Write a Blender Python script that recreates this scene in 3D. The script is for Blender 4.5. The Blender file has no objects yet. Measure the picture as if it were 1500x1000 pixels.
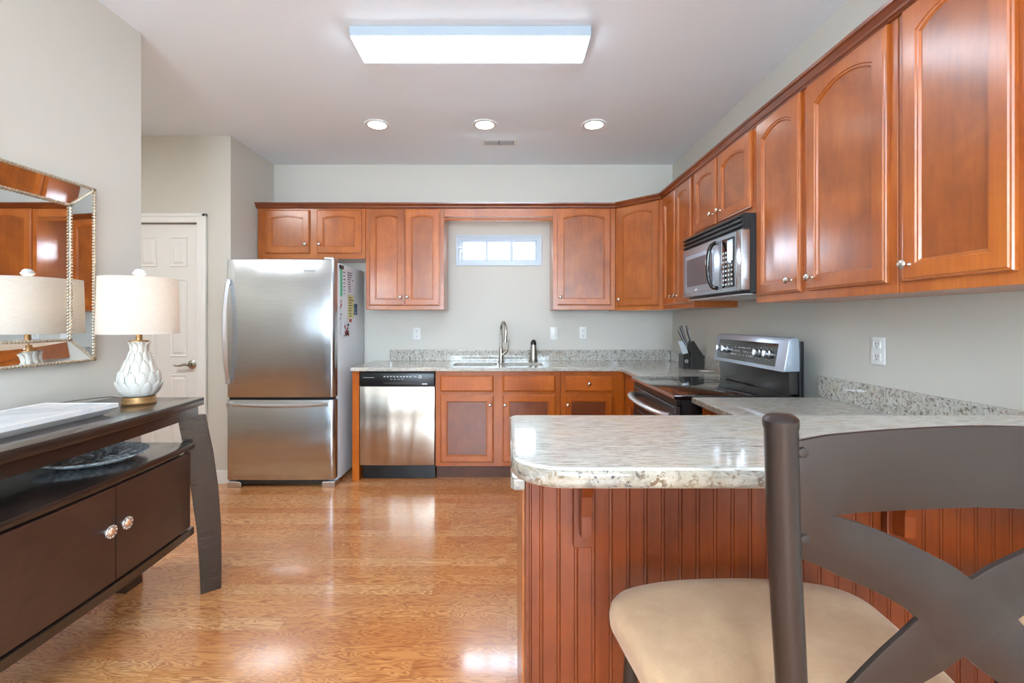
import bpy, bmesh, math, random
from mathutils import Matrix, Vector
random.seed(7)
PI = math.pi
C = bpy.context.scene.collection
S = bpy.context.scene

# ------------------------------------------------------------ camera, world, exposure
cam = bpy.data.objects.new('camera', bpy.data.cameras.new('camera'))
C.objects.link(cam)
cam.location = (0, 0, 1.288)
cam.rotation_euler = (PI/2, 0, 0)
cam.data.sensor_width = 36
cam.data.lens = 672/1500*36
cam.data.shift_x = 8/1500
cam.data.shift_y = -30.5/1500
cam.data.clip_start = 0.02
S.camera = cam
S.view_settings.view_transform = 'Standard'
S.view_settings.look = 'None'
S.view_settings.gamma = 1
S.view_settings.exposure = 0.88
S.view_settings.use_curve_mapping = False
W = bpy.data.worlds.new('daylight'); S.world = W; W.use_nodes = True
bg = W.node_tree.nodes['Background']
bg.inputs[0].default_value = (0.76, 0.89, 1.06, 1)
# the sky is much brighter on the kitchen-window side (+Y), raised there to make the window glare
_nt = W.node_tree; _tc = _nt.nodes.new('ShaderNodeTexCoord'); _sx = _nt.nodes.new('ShaderNodeSeparateXYZ')
_mr = _nt.nodes.new('ShaderNodeMapRange')
_mr.inputs[1].default_value = -.2; _mr.inputs[2].default_value = .6; _mr.inputs[3].default_value = 3.5; _mr.inputs[4].default_value = 14.0
_nt.links.new(_tc.outputs['Generated'], _sx.inputs[0]); _nt.links.new(_sx.outputs[1], _mr.inputs[0]); _nt.links.new(_mr.outputs[0], bg.inputs[1])
LIGHT_K = 1.0
def daylight(name, loc, rot, sx, sy, power, col=(0.71, 0.94, 1.12)):  # area lamp helper, used for the added lights behind the camera
    l = bpy.data.lights.new(name, 'AREA'); l.shape = 'RECTANGLE'; l.size = sx; l.size_y = sy
    l.energy = power; l.color = col
    o = bpy.data.objects.new(name, l); C.objects.link(o); o.location = loc; o.rotation_euler = rot
    return o
# added area light, stands in for daylight from an unseen patio window behind the camera
daylight('patio_fill_light', (-0.2, -3.85, 1.50), (PI/2, 0, 0), 2.6, 1.6, 115)
# two unseen lamps added at the dining end to light the ceiling
DINING_FILL_POWER = 115
HALL_FILL_POWER = 17
FIXTURE = 9.5
CAN = 14.0

# ------------------------------------------------------------ materials
def new_mat(name):
    m = bpy.data.materials.new(name); m.use_nodes = True
    nt = m.node_tree; b = nt.nodes['Principled BSDF']
    return m, nt, b
def lin(c):
    return tuple(((v/255)/12.92 if v/255 <= .04045 else ((v/255+.055)/1.055)**2.4) for v in c)+(1,)
def simple(name, rgb, rough=.5, metal=0, coat=0, emit=None, es=0, spec=None, bump=None, trans=0, ior=1.45):
    m, nt, b = new_mat(name)
    b.inputs['Base Color'].default_value = lin(rgb)
    b.inputs['Roughness'].default_value = rough
    b.inputs['Metallic'].default_value = metal
    b.inputs['Coat Weight'].default_value = coat
    b.inputs['Coat Roughness'].default_value = .08
    b.inputs['IOR'].default_value = ior
    if spec is not None: b.inputs['Specular IOR Level'].default_value = spec
    if trans: b.inputs['Transmission Weight'].default_value = trans
    if emit:
        b.inputs['Emission Color'].default_value = lin(emit)
        b.inputs['Emission Strength'].default_value = es
    # faint procedural surface variation
    tc = nt.nodes.new('ShaderNodeTexCoord'); no = nt.nodes.new('ShaderNodeTexNoise')
    no.inputs['Scale'].default_value = (bump[0] if bump else 60)
    no.inputs['Detail'].default_value = 4
    bu = nt.nodes.new('ShaderNodeBump'); bu.inputs['Strength'].default_value = (bump[1] if bump else .02)
    bu.inputs['Distance'].default_value = .002
    nt.links.new(tc.outputs['Object'], no.inputs['Vector'])
    nt.links.new(no.outputs['Fac'], bu.inputs['Height'])
    nt.links.new(bu.outputs['Normal'], b.inputs['Normal'])
    return m
def ramp(nt, stops):
    r = nt.nodes.new('ShaderNodeValToRGB')
    while len(r.color_ramp.elements) < len(stops): r.color_ramp.elements.new(.5)
    for e, (p, c) in zip(r.color_ramp.elements, stops):
        e.position = p; e.color = lin(c) if isinstance(c, tuple) else (c, c, c, 1)
    return r
def noise(nt, vec, scale, detail=4, rough=.5, dist=0, mapping=None, space='Object'):
    if vec is None:
        tc = nt.nodes.new('ShaderNodeTexCoord'); vec = tc.outputs[space]
    if mapping:
        mp = nt.nodes.new('ShaderNodeMapping'); mp.inputs['Scale'].default_value = mapping
        nt.links.new(vec, mp.inputs['Vector']); vec = mp.outputs[0]
    n = nt.nodes.new('ShaderNodeTexNoise')
    n.inputs['Scale'].default_value = scale; n.inputs['Detail'].default_value = detail
    n.inputs['Roughness'].default_value = rough; n.inputs['Distortion'].default_value = dist
    nt.links.new(vec, n.inputs['Vector'])
    return n
def mix(nt, fac, a, b, mode='MIX'):
    m = nt.nodes.new('ShaderNodeMix'); m.data_type = 'RGBA'; m.blend_type = mode
    for sock, v in ((m.inputs[0], fac), (m.inputs[6], a), (m.inputs[7], b)):
        if hasattr(v, 'is_output'): nt.links.new(v, sock)
        elif isinstance(v, (int, float)): sock.default_value = v
        else: sock.default_value = v
    return m.outputs[2]
def wood(name, dark, mid, light, rough=.3, coat=.5, coatr=.12, grain=(28, 28, 1.6), blotch=3.5, spec=.5):
    m, nt, b = new_mat(name)
    tc = nt.nodes.new('ShaderNodeTexCoord')
    oi = nt.nodes.new('ShaderNodeObjectInfo')
    ad = nt.nodes.new('ShaderNodeVectorMath'); ad.operation = 'ADD'
    sc = nt.nodes.new('ShaderNodeVectorMath'); sc.operation = 'SCALE'
    sc.inputs[0].default_value = (7, 13, 5); nt.links.new(oi.outputs['Random'], sc.inputs['Scale'])
    nt.links.new(tc.outputs['Object'], ad.inputs[0]); nt.links.new(sc.outputs[0], ad.inputs[1])
    v = ad.outputs[0]
    n1 = noise(nt, v, 3, 5, .6, .6, grain)
    n2 = noise(nt, v, blotch, 5, .6, .4)
    r1 = ramp(nt, [(.28, dark), (.52, mid), (.75, light)])
    ma = nt.nodes.new('ShaderNodeMath'); ma.operation = 'MULTIPLY_ADD'
    nt.links.new(n1.outputs['Fac'], ma.inputs[0]); ma.inputs[1].default_value = .35
    mb = nt.nodes.new('ShaderNodeMath'); mb.operation = 'MULTIPLY'
    nt.links.new(n2.outputs['Fac'], mb.inputs[0]); mb.inputs[1].default_value = .65
    nt.links.new(mb.outputs[0], ma.inputs[2])
    nt.links.new(ma.outputs[0], r1.inputs[0])
    hs = nt.nodes.new('ShaderNodeHueSaturation')
    mr = nt.nodes.new('ShaderNodeMapRange'); mr.inputs[3].default_value = .9; mr.inputs[4].default_value = 1.1
    nt.links.new(oi.outputs['Random'], mr.inputs[0]); nt.links.new(mr.outputs[0], hs.inputs['Value'])
    nt.links.new(r1.outputs[0], hs.inputs['Color'])
    nt.links.new(hs.outputs[0], b.inputs['Base Color'])
    b.inputs['Roughness'].default_value = rough
    b.inputs['Coat Weight'].default_value = coat; b.inputs['Coat Roughness'].default_value = coatr
    b.inputs['Specular IOR Level'].default_value = spec
    bu = nt.nodes.new('ShaderNodeBump'); bu.inputs['Strength'].default_value = .05; bu.inputs['Distance'].default_value = .001
    nt.links.new(n1.outputs['Fac'], bu.inputs['Height']); nt.links.new(bu.outputs[0], b.inputs['Normal'])
    return m
def paint(name, rgb, rough=.7):
    m, nt, b = new_mat(name)
    n = noise(nt, None, 1.2, 2)
    r = ramp(nt, [(0, tuple(int(v*.985) for v in rgb)), (1, rgb)])
    nt.links.new(n.outputs['Fac'], r.inputs[0]); nt.links.new(r.outputs[0], b.inputs['Base Color'])
    b.inputs['Roughness'].default_value = rough
    n2 = noise(nt, None, 220, 3)
    bu = nt.nodes.new('ShaderNodeBump'); bu.inputs['Strength'].default_value = .03; bu.inputs['Distance'].default_value = .001
    nt.links.new(n2.outputs['Fac'], bu.inputs['Height']); nt.links.new(bu.outputs[0], b.inputs['Normal'])
    return m
def steel(name, rgb, rough=.27, stretch=(1.2, 1.2, 90), wave=.25, wavescale=(2.2, 2.2, .5)):
    m, nt, b = new_mat(name)
    b.inputs['Metallic'].default_value = 1
    n = noise(nt, None, 6, 3, .6, 0, stretch)
    r = ramp(nt, [(.3, tuple(int(v*.93) for v in rgb)), (.7, rgb)])
    nt.links.new(n.outputs['Fac'], r.inputs[0]); nt.links.new(r.outputs[0], b.inputs['Base Color'])
    b.inputs['Roughness'].default_value = rough
    b.inputs['Anisotropic'].default_value = .6
    tg = nt.nodes.new('ShaderNodeTangent'); tg.direction_type = 'RADIAL'; tg.axis = 'Z'
    nt.links.new(tg.outputs[0], b.inputs['Tangent'])
    n2 = noise(nt, None, 1.6, 1, .4, .3, wavescale)
    bu = nt.nodes.new('ShaderNodeBump'); bu.inputs['Strength'].default_value = wave; bu.inputs['Distance'].default_value = .02
    nt.links.new(n2.outputs['Fac'], bu.inputs['Height']); nt.links.new(bu.outputs[0], b.inputs['Normal'])
    return m
def granite(name, streak=(1, 7, 7), dark=.7, blot=0.0, base=((150, 144, 134), (186, 181, 171), (206, 203, 196)), bs=62, warm=.4):
    """streaky granite: fine streaks, short dark flecks, warm patches; blot adds coarse dark and amber crystals"""
    m, nt, b = new_mat(name)
    tc = nt.nodes.new('ShaderNodeTexCoord'); v = tc.outputs['Object']
    n1 = noise(nt, v, 20, 8, .72, .5, streak)
    r1 = ramp(nt, [(.34, base[0]), (.48, base[1]), (.62, base[2])])
    nt.links.new(n1.outputs['Fac'], r1.inputs[0])
    n2 = noise(nt, v, 30, 6, .75, .4, streak)
    r2 = ramp(nt, [(.565, 0.0), (.605, dark)])
    nt.links.new(n2.outputs['Fac'], r2.inputs[0])
    n2b = noise(nt, v, 2.6, 3, .6, .4)
    r2b = ramp(nt, [(.40, .25), (.60, 1.0)]); nt.links.new(n2b.outputs['Fac'], r2b.inputs[0])
    mm = nt.nodes.new('ShaderNodeMath'); mm.operation = 'MULTIPLY'
    nt.links.new(r2.outputs[0], mm.inputs[0]); nt.links.new(r2b.outputs[0], mm.inputs[1])
    c = mix(nt, mm.outputs[0], r1.outputs[0], lin((96, 90, 84)))
    n4 = noise(nt, v, 4, 4, .6, .5, (1, 2.5, 2.5))
    r4 = ramp(nt, [(.52, 0.0), (.72, .4)])
    nt.links.new(n4.outputs['Fac'], r4.inputs[0])
    c = mix(nt, r4.outputs[0], c, lin((206, 184, 158)))
    if blot:
        n5 = noise(nt, v, bs, 5, .7, .8)
        r5 = ramp(nt, [(.54, 0.0), (.585, blot)]); nt.links.new(n5.outputs['Fac'], r5.inputs[0])
        n6 = noise(nt, v, 7, 3, .5, .3)
        r6 = ramp(nt, [(.42, (50, 52, 58)), (.62, (112, 88, 62))]); nt.links.new(n6.outputs['Fac'], r6.inputs[0])
        c = mix(nt, r5.outputs[0], c, r6.outputs[0])
        n7 = noise(nt, v, 14, 5, .7, .6)
        r7 = ramp(nt, [(.42, warm), (.54, 0.0)]); nt.links.new(n7.outputs['Fac'], r7.inputs[0])
        c = mix(nt, r7.outputs[0], c, lin((158, 144, 126)))
    nt.links.new(c, b.inputs['Base Color'])
    b.inputs['Roughness'].default_value = .06
    b.inputs['Specular IOR Level'].default_value = .6
    return m
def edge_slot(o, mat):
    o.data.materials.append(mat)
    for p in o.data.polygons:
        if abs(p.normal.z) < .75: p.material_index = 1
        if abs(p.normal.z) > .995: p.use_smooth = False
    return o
def floor_mat():
    m, nt, b = new_mat('oak_strip_floor')
    tc = nt.nodes.new('ShaderNodeTexCoord'); v = tc.outputs['Object']
    br = nt.nodes.new('ShaderNodeTexBrick')
    br.offset = .37; br.offset_frequency = 2; br.squash = 1
    br.inputs['Scale'].default_value = 1; br.inputs['Brick Width'].default_value = .95
    br.inputs['Row Height'].default_value = .083; br.inputs['Mortar Size'].default_value = .0009
    br.inputs['Mortar Smooth'].default_value = .2
    br.inputs['Color1'].default_value = (0, 0, 0, 1); br.inputs['Color2'].default_value = (1, 1, 1, 1)
    br.inputs['Mortar'].default_value = (.5, .5, .5, 1)
    nt.links.new(v, br.inputs['Vector'])
    # per-plank offset of the grain
    sep = nt.nodes.new('ShaderNodeVectorMath'); sep.operation = 'SCALE'; sep.inputs['Scale'].default_value = 9
    nt.links.new(br.outputs['Color'], sep.inputs[0])
    ad = nt.nodes.new('ShaderNodeVectorMath'); ad.operation = 'ADD'
    nt.links.new(v, ad.inputs[0]); nt.links.new(sep.outputs[0], ad.inputs[1])
    g = noise(nt, ad.outputs[0], 2.4, 3, .5, 1.2, (1.0, 6, 1))
    wv = nt.nodes.new('ShaderNodeMath'); wv.operation = 'MULTIPLY'; wv.inputs[1].default_value = 105
    nt.links.new(g.outputs['Fac'], wv.inputs[0])
    sn = nt.nodes.new('ShaderNodeMath'); sn.operation = 'SINE'; nt.links.new(wv.outputs[0], sn.inputs[0])
    rr = ramp(nt, [(.0, 0.0), (.35, .12), (.85, 1.0)])
    mr = nt.nodes.new('ShaderNodeMapRange'); mr.inputs[1].default_value = -1; mr.inputs[2].default_value = 1
    nt.links.new(sn.outputs[0], mr.inputs[0]); nt.links.new(mr.outputs[0], rr.inputs[0])
    fine = noise(nt, ad.outputs[0], 5, 6, .7, .2, (4, 70, 1))
    fr = ramp(nt, [(.30, 0.15), (.6, 1.0)]); nt.links.new(fine.outputs['Fac'], fr.inputs[0])
    base = ramp(nt, [(0, (204, 132, 74)), (.5, (220, 152, 90)), (1, (232, 172, 112))])
    nt.links.new(br.outputs['Color'], base.inputs[0])
    f1 = nt.nodes.new('ShaderNodeMath'); f1.operation = 'MULTIPLY'; f1.inputs[1].default_value = .95
    nt.links.new(rr.outputs[0], f1.inputs[0])
    f1b = nt.nodes.new('ShaderNodeMath'); f1b.operation = 'MULTIPLY'
    nt.links.new(f1.outputs[0], f1b.inputs[0]); nt.links.new(fr.outputs[0], f1b.inputs[1])
    c = mix(nt, f1b.outputs[0], base.outputs[0], lin((148, 78, 38)))
    f2 = nt.nodes.new('ShaderNodeMath'); f2.operation = 'MULTIPLY'; f2.inputs[1].default_value = .22
    nt.links.new(fr.outputs[0], f2.inputs[0])
    c = mix(nt, f2.outputs[0], c, lin((176, 108, 66)))
    f3 = nt.nodes.new('ShaderNodeMath'); f3.operation = 'MULTIPLY'; f3.inputs[1].default_value = .55
    nt.links.new(br.outputs['Fac'], f3.inputs[0])
    c = mix(nt, f3.outputs[0], c, lin((120, 70, 42)))
    nt.links.new(c, b.inputs['Base Color'])
    b.inputs['Roughness'].default_value = .2
    b.inputs['Coat Weight'].default_value = .6; b.inputs['Coat Roughness'].default_value = .09
    bu = nt.nodes.new('ShaderNodeBump'); bu.inputs['Strength'].default_value = .12; bu.inputs['Distance'].default_value = .0015
    iv = nt.nodes.new('ShaderNodeMath'); iv.operation = 'SUBTRACT'; iv.inputs[0].default_value = 1
    nt.links.new(br.outputs['Fac'], iv.inputs[1]); nt.links.new(iv.outputs[0], bu.inputs['Height'])
    nt.links.new(bu.outputs[0], b.inputs['Normal'])
    return m

MW = paint('wall_paint', (213, 209, 199))
MCEIL = paint('ceiling_paint', (241, 248, 255), .8)
MTRIM = simple('white_trim', (238, 238, 236), .35)
MWIN = simple('window_vinyl', (206, 216, 226), .35)
MFLOOR = floor_mat()
MCAB = wood('cabinet_maple', (142, 68, 18), (174, 90, 26), (198, 114, 38), .30, .7, .2)
MPANEL = wood('cabinet_maple_panel', (128, 62, 20), (166, 86, 28), (190, 108, 42), .30, .7, .2, (10, 10, 1.5), 5)
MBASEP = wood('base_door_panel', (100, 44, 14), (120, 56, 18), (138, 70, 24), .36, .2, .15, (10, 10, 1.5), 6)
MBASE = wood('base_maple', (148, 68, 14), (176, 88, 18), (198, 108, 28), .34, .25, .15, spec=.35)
MCROWN = wood('crown_maple', (96, 42, 16), (124, 58, 22), (146, 74, 30), .3, .6, .12, (2, 2, 28))
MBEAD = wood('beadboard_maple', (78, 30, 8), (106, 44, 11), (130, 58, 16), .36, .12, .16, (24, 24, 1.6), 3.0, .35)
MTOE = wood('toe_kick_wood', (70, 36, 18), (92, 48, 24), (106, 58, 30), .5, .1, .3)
MSTEEL = steel('brushed_steel', (200, 204, 208), .24, wave=.4, wavescale=(3, 3, .35))
MSTEELW = steel('warm_brushed_steel', (196, 184, 172), .25, wave=.5, wavescale=(4, 4, .5))
MSILV = simple('satin_silver', (214, 217, 222), .3, 1)
MNICK = simple('brushed_nickel', (176, 172, 164), .25, 1)
MKNOB = simple('knob_nickel', (214, 210, 202), .18, 1)
MFSIDE = simple('fridge_side_grey', (224, 232, 238), .42, .0, bump=(300, .05))
MBLACK = simple('black_plastic', (22, 23, 25), .3)
MBLKGL = simple('black_glass', (10, 10, 12), .04, 0, 1.0)
MDKGREY = simple('dark_grey_enamel', (62, 60, 58), .25, .3)
MWHITE = simple('white_plastic', (236, 236, 233), .35)
MMARK = simple('panel_print', (206, 208, 210), .5)
MGRAN = granite('granite_top', (1, 8, 8), .9)
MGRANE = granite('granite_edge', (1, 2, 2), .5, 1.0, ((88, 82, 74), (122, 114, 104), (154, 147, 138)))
MGRANL = granite('granite_counter', (1.2, 5, 5), .55)
MGRANS = granite('granite_splash', (3, 3, 1.1), .6, .8, ((160, 155, 144), (194, 190, 180), (208, 206, 199)), 75, .12)
MESP = wood('espresso_wood', (30, 22, 18), (46, 35, 30), (62, 48, 42), .26, .6, .12, (2, 2, 40), 4)
MESPF = wood('espresso_front', (48, 31, 23), (66, 44, 34), (82, 56, 44), .38, .25, .2, (2, 2, 40), 4)
MGOLD = simple('antique_gold', (160, 122, 78), .42, .6)
MCERAM = simple('white_washed_ceramic', (206, 200, 191), .6, bump=(40, .6))
MMARBLE = None
MBRONZE = simple('dark_bronze_metal', (54, 45, 41), .34, .55, bump=(500, .05))
MPAPERW = simple('white_paper', (226, 232, 240), .7)
MPAPERG = simple('mint_paper', (120, 206, 170), .7)
MPAPERY = simple('yellow_paper', (222, 220, 160), .7)

def marble():
    m, nt, b = new_mat('white_marble')
    n = noise(nt, None, 3.5, 7, .65, 1.8)
    r = ramp(nt, [(.35, (214, 216, 220)), (.5, (236, 236, 238)), (.6, (240, 236, 230))])
    nt.links.new(n.outputs['Fac'], r.inputs[0]); nt.links.new(r.outputs[0], b.inputs['Base Color'])
    b.inputs['Roughness'].default_value = .18
    return m
MMARBLE = marble()
def mirror_mat():
    m, nt, b = new_mat('mirror_silver')
    b.inputs['Base Color'].default_value = (.9, .91, .91, 1); b.inputs['Metallic'].default_value = 1
    n = noise(nt, None, 2, 1); r = ramp(nt, [(0, .012), (1, .022)])
    nt.links.new(n.outputs['Fac'], r.inputs[0]); nt.links.new(r.outputs[0], b.inputs['Roughness'])
    return m
MMIRR = mirror_mat()
MCHAMP = simple('champagne_beads', (190, 174, 152), .32, .75)
def shade_mat():
    m, nt, b = new_mat('linen_shade')
    b.inputs['Base Color'].default_value = lin((240, 232, 222)); b.inputs['Roughness'].default_value = .9
    n = noise(nt, None, 12, 4, .6, 0, (3, 3, 60)); r = ramp(nt, [(.3, (228, 218, 206)), (.7, (244, 238, 230))])
    nt.links.new(n.outputs['Fac'], r.inputs[0]); nt.links.new(r.outputs[0], b.inputs['Base Color'])
    tr = nt.nodes.new('ShaderNodeBsdfTranslucent'); nt.links.new(r.outputs[0], tr.inputs[0])
    ms = nt.nodes.new('ShaderNodeMixShader'); ms.inputs[0].default_value = .5
    out = nt.nodes['Material Output']
    nt.links.new(b.outputs[0], ms.inputs[1]); nt.links.new(tr.outputs[0], ms.inputs[2]); nt.links.new(ms.outputs[0], out.inputs[0])
    return m
MSHADE = shade_mat()
def leather():
    m, nt, b = new_mat('tan_suede')
    n = noise(nt, None, 7, 6, .65, .3); r = ramp(nt, [(.3, (166, 130, 98)), (.55, (184, 148, 113)), (.75, (194, 162, 128))])
    nt.links.new(n.outputs['Fac'], r.inputs[0]); nt.links.new(r.outputs[0], b.inputs['Base Color'])
    b.inputs['Roughness'].default_value = .62; b.inputs['Sheen Weight'].default_value = .15
    vo = nt.nodes.new('ShaderNodeTexVoronoi'); vo.inputs['Scale'].default_value = 260
    tc = nt.nodes.new('ShaderNodeTexCoord'); nt.links.new(tc.outputs['Object'], vo.inputs['Vector'])
    bu = nt.nodes.new('ShaderNodeBump'); bu.inputs['Strength'].default_value = .25; bu.inputs['Distance'].default_value = .001
    nt.links.new(vo.outputs['Distance'], bu.inputs['Height']); nt.links.new(bu.outputs[0], b.inputs['Normal'])
    return m
MSEAT = leather()
def glassy(name, tint=(1, 1, 1, 1), rough=0.02, bump=None, ior=1.45):
    m, nt, b = new_mat(name)
    b.inputs['Base Color'].default_value = tint; b.inputs['Transmission Weight'].default_value = 1
    b.inputs['Roughness'].default_value = rough; b.inputs['IOR'].default_value = ior
    n = noise(nt, None, bump[0] if bump else 20, 5, .6, 1.0)
    bu = nt.nodes.new('ShaderNodeBump'); bu.inputs['Strength'].default_value = bump[1] if bump else .005
    bu.inputs['Distance'].default_value = .006
    nt.links.new(n.outputs['Fac'], bu.inputs['Height']); nt.links.new(bu.outputs[0], b.inputs['Normal'])
    return m
MGLASS = glassy('clear_glass')
MLEAFGL = glassy('textured_glass', (.92, .97, 1, 1), .08, (60, 1.0))
def _whiten_glass(m):  # patchy white diffuse mixed in so the clear glass looks more brightly lit
    nt = m.node_tree; b = nt.nodes['Principled BSDF']; d = nt.nodes.new('ShaderNodeBsdfDiffuse'); d.inputs[0].default_value = (.85, .92, .97, 1)
    ms = nt.nodes.new('ShaderNodeMixShader'); n = noise(nt, None, 34, 5, .6, .8); r = ramp(nt, [(.38, .2), (.58, .95)])
    nt.links.new(n.outputs['Fac'], r.inputs[0]); nt.links.new(r.outputs[0], ms.inputs[0])
    nt.links.new(b.outputs[0], ms.inputs[1]); nt.links.new(d.outputs[0], ms.inputs[2]); nt.links.new(ms.outputs[0], nt.nodes['Material Output'].inputs[0])
_whiten_glass(MLEAFGL)
def pane_mat():
    m = bpy.data.materials.new('window_pane'); m.use_nodes = True; nt = m.node_tree
    for n in list(nt.nodes): nt.nodes.remove(n)
    o = nt.nodes.new('ShaderNodeOutputMaterial'); t = nt.nodes.new('ShaderNodeBsdfTransparent')
    g = nt.nodes.new('ShaderNodeBsdfGlossy'); g.inputs['Roughness'].default_value = .02
    f = nt.nodes.new('ShaderNodeFresnel'); f.inputs[0].default_value = 1.3
    ms = nt.nodes.new('ShaderNodeMixShader')
    nt.links.new(f.outputs[0], ms.inputs[0]); nt.links.new(t.outputs[0], ms.inputs[1]); nt.links.new(g.outputs[0], ms.inputs[2])
    nt.links.new(ms.outputs[0], o.inputs[0]); return m
MPANE = pane_mat()
def emis(name, rgb, st):
    return simple(name, rgb, .5, emit=rgb, es=st)
MDIFF = emis('lit_diffuser', (226, 240, 255), FIXTURE)
MCAN = emis('lit_downlight', (248, 248, 248), CAN)
MBULB = emis('warm_bulb', (255, 232, 206), 3)

# ------------------------------------------------------------ mesh helpers
class M:
    def __init__(s): s.bm = bmesh.new()
    def add(s, other_bm, mat=None):
        me = bpy.data.meshes.new('t'); other_bm.to_mesh(me); other_bm.free()
        if mat is not None: me.transform(mat)
        s.bm.from_mesh(me); bpy.data.meshes.remove(me)
    def box(s, x0, x1, y0, y1, z0, z1, bev=0, seg=2, mat=None):
        b = bmesh.new(); bmesh.ops.create_cube(b, size=1)
        for v in b.verts:
            v.co = Vector(((x0+x1)/2+v.co.x*(x1-x0), (y0+y1)/2+v.co.y*(y1-y0), (z0+z1)/2+v.co.z*(z1-z0)))
        if bev: bmesh.ops.bevel(b, geom=b.edges[:], offset=bev, segments=seg, affect='EDGES', profile=.5)
        s.add(b, mat); return s
    def prism(s, poly, a, b_, axis='z', bev=0, seg=3, mat=None):
        # poly in the two other axes: z:(x,y)  y:(x,z)  x:(y,z)
        b = bmesh.new()
        def P(p, t):
            return {'z': (p[0], p[1], t), 'y': (p[0], t, p[1]), 'x': (t, p[0], p[1])}[axis]
        lo = [b.verts.new(P(p, a)) for p in poly]; hi = [b.verts.new(P(p, b_)) for p in poly]
        f1 = b.faces.new(lo); f2 = b.faces.new(hi)
        n = len(poly)
        for i in range(n): b.faces.new((lo[i], lo[(i+1) % n], hi[(i+1) % n], hi[i]))
        bmesh.ops.recalc_face_normals(b, faces=b.faces[:])
        if bev:
            es = list(set(list(f1.edges)+list(f2.edges)))
            bmesh.ops.bevel(b, geom=es, offset=bev, segments=seg, affect='EDGES', profile=.5)
        s.add(b, mat); return s
    def prism_holes(s, outer, holes, z0, z1, bev=0):
        b = bmesh.new()
        es = []
        for lp in [outer]+holes:
            vs = [b.verts.new((p[0], p[1], z0)) for p in lp]
            es += [b.edges.new((vs[i], vs[(i+1) % len(vs)])) for i in range(len(vs))]
        bmesh.ops.triangle_fill(b, edges=es, use_beauty=True)
        r = bmesh.ops.extrude_face_region(b, geom=b.faces[:])
        for e in r['geom']:
            if isinstance(e, bmesh.types.BMVert): e.co.z = z1
        bmesh.ops.recalc_face_normals(b, faces=b.faces[:])
        if bev:
            ee = [e for e in b.edges if len(e.link_faces) == 2 and e.calc_face_angle(0) > 1.2 and abs(e.verts[0].co.z-e.verts[1].co.z) < 1e-5]
            bmesh.ops.bevel(b, geom=ee, offset=bev, segments=3, affect='EDGES', profile=.5)
        s.add(b); return s
    def lathe(s, prof, n=32, mat=None, closed=True):
        # prof: (r, z) going up
        b = bmesh.new(); rings = []
        for r, z in prof:
            if r < 1e-6: rings.append([b.verts.new((0, 0, z))])
            else: rings.append([b.verts.new((r*math.cos(2*PI*i/n), r*math.sin(2*PI*i/n), z)) for i in range(n)])
        for A, B in zip(rings, rings[1:]):
            for i in range(n):
                j = (i+1) % n
                if len(A) == 1 and len(B) == 1: continue
                if len(A) == 1: b.faces.new((A[0], B[j], B[i]))
                elif len(B) == 1: b.faces.new((A[i], A[j], B[0]))
                else: b.faces.new((A[i], A[j], B[j], B[i]))
        if closed:
            if len(rings[0]) > 1: b.faces.new(rings[0][::-1])
            if len(rings[-1]) > 1: b.faces.new(rings[-1])
        bmesh.ops.recalc_face_normals(b, faces=b.faces[:])
        s.add(b, mat); return s
    def tube(s, pts, r, n=12, mat=None, caps=True, flat=1.0):
        b = bmesh.new(); pts = [Vector(p) for p in pts]
        rs = r if isinstance(r, (list, tuple)) else [r]*len(pts)
        rings = []; up = None
        for i, p in enumerate(pts):
            d = (pts[min(i+1, len(pts)-1)]-pts[max(i-1, 0)]).normalized()
            if up is None:
                up = Vector((0, 0, 1)) if abs(d.z) < .9 else Vector((0, 1, 0))
            a = d.cross(up).normalized(); u = a.cross(d).normalized(); up = u
            rings.append([b.verts.new(p+a*(rs[i]*math.cos(2*PI*k/n))+u*(rs[i]*flat*math.sin(2*PI*k/n))) for k in range(n)])
        for A, B in zip(rings, rings[1:]):
            for k in range(n): b.faces.new((A[k], A[(k+1) % n], B[(k+1) % n], B[k]))
        if caps: b.faces.new(rings[0][::-1]); b.faces.new(rings[-1])
        bmesh.ops.recalc_face_normals(b, faces=b.faces[:])
        s.add(b, mat); return s
    def sphere(s, c, r, n=16, sc=(1, 1, 1)):
        b = bmesh.new(); bmesh.ops.create_uvsphere(b, u_segments=n, v_segments=n//2+2, radius=r)
        s.add(b, Matrix.Translation(c) @ Matrix.Diagonal((*sc, 1))); return s
    def out(s, name, mat, parent=None, smooth=False, loc=None):
        me = bpy.data.meshes.new(name); s.bm.to_mesh(me); s.bm.free()
        me.materials.append(mat)
        if smooth:
            for p in me.polygons: p.use_smooth = True
            try: me.set_sharp_from_angle(angle=math.radians(38))
            except Exception: pass
        o = bpy.data.objects.new(name, me); C.objects.link(o)
        if parent: o.parent = parent
        if loc: o.location = loc
        return o
def tag(o, label=None, cat=None, group=None, kind=None):
    if label: o['label'] = label
    if cat: o['category'] = cat
    if group: o['group'] = group
    if kind: o['kind'] = kind
    return o
def thing(name, label, cat, loc=(0, 0, 0), rz=0, group=None):
    o = bpy.data.objects.new(name, None); C.objects.link(o); o.empty_display_size = .05
    o.location = loc; o.rotation_euler = (0, 0, rz)
    return tag(o, label, cat, group)
def struct(name, m, mat, parent=None):
    o = m.out(name, mat, parent)
    if not parent: o['kind'] = 'structure'
    return o
def dup(root, loc=None, label=None):
    r = root.copy(); C.objects.link(r)
    if loc: r.location = loc
    if label: r['label'] = label
    for ch in list(root.children):
        c = ch.copy(); C.objects.link(c); c.parent = r
        for g in list(ch.children):
            d = g.copy(); C.objects.link(d); d.parent = c
    return r
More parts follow.
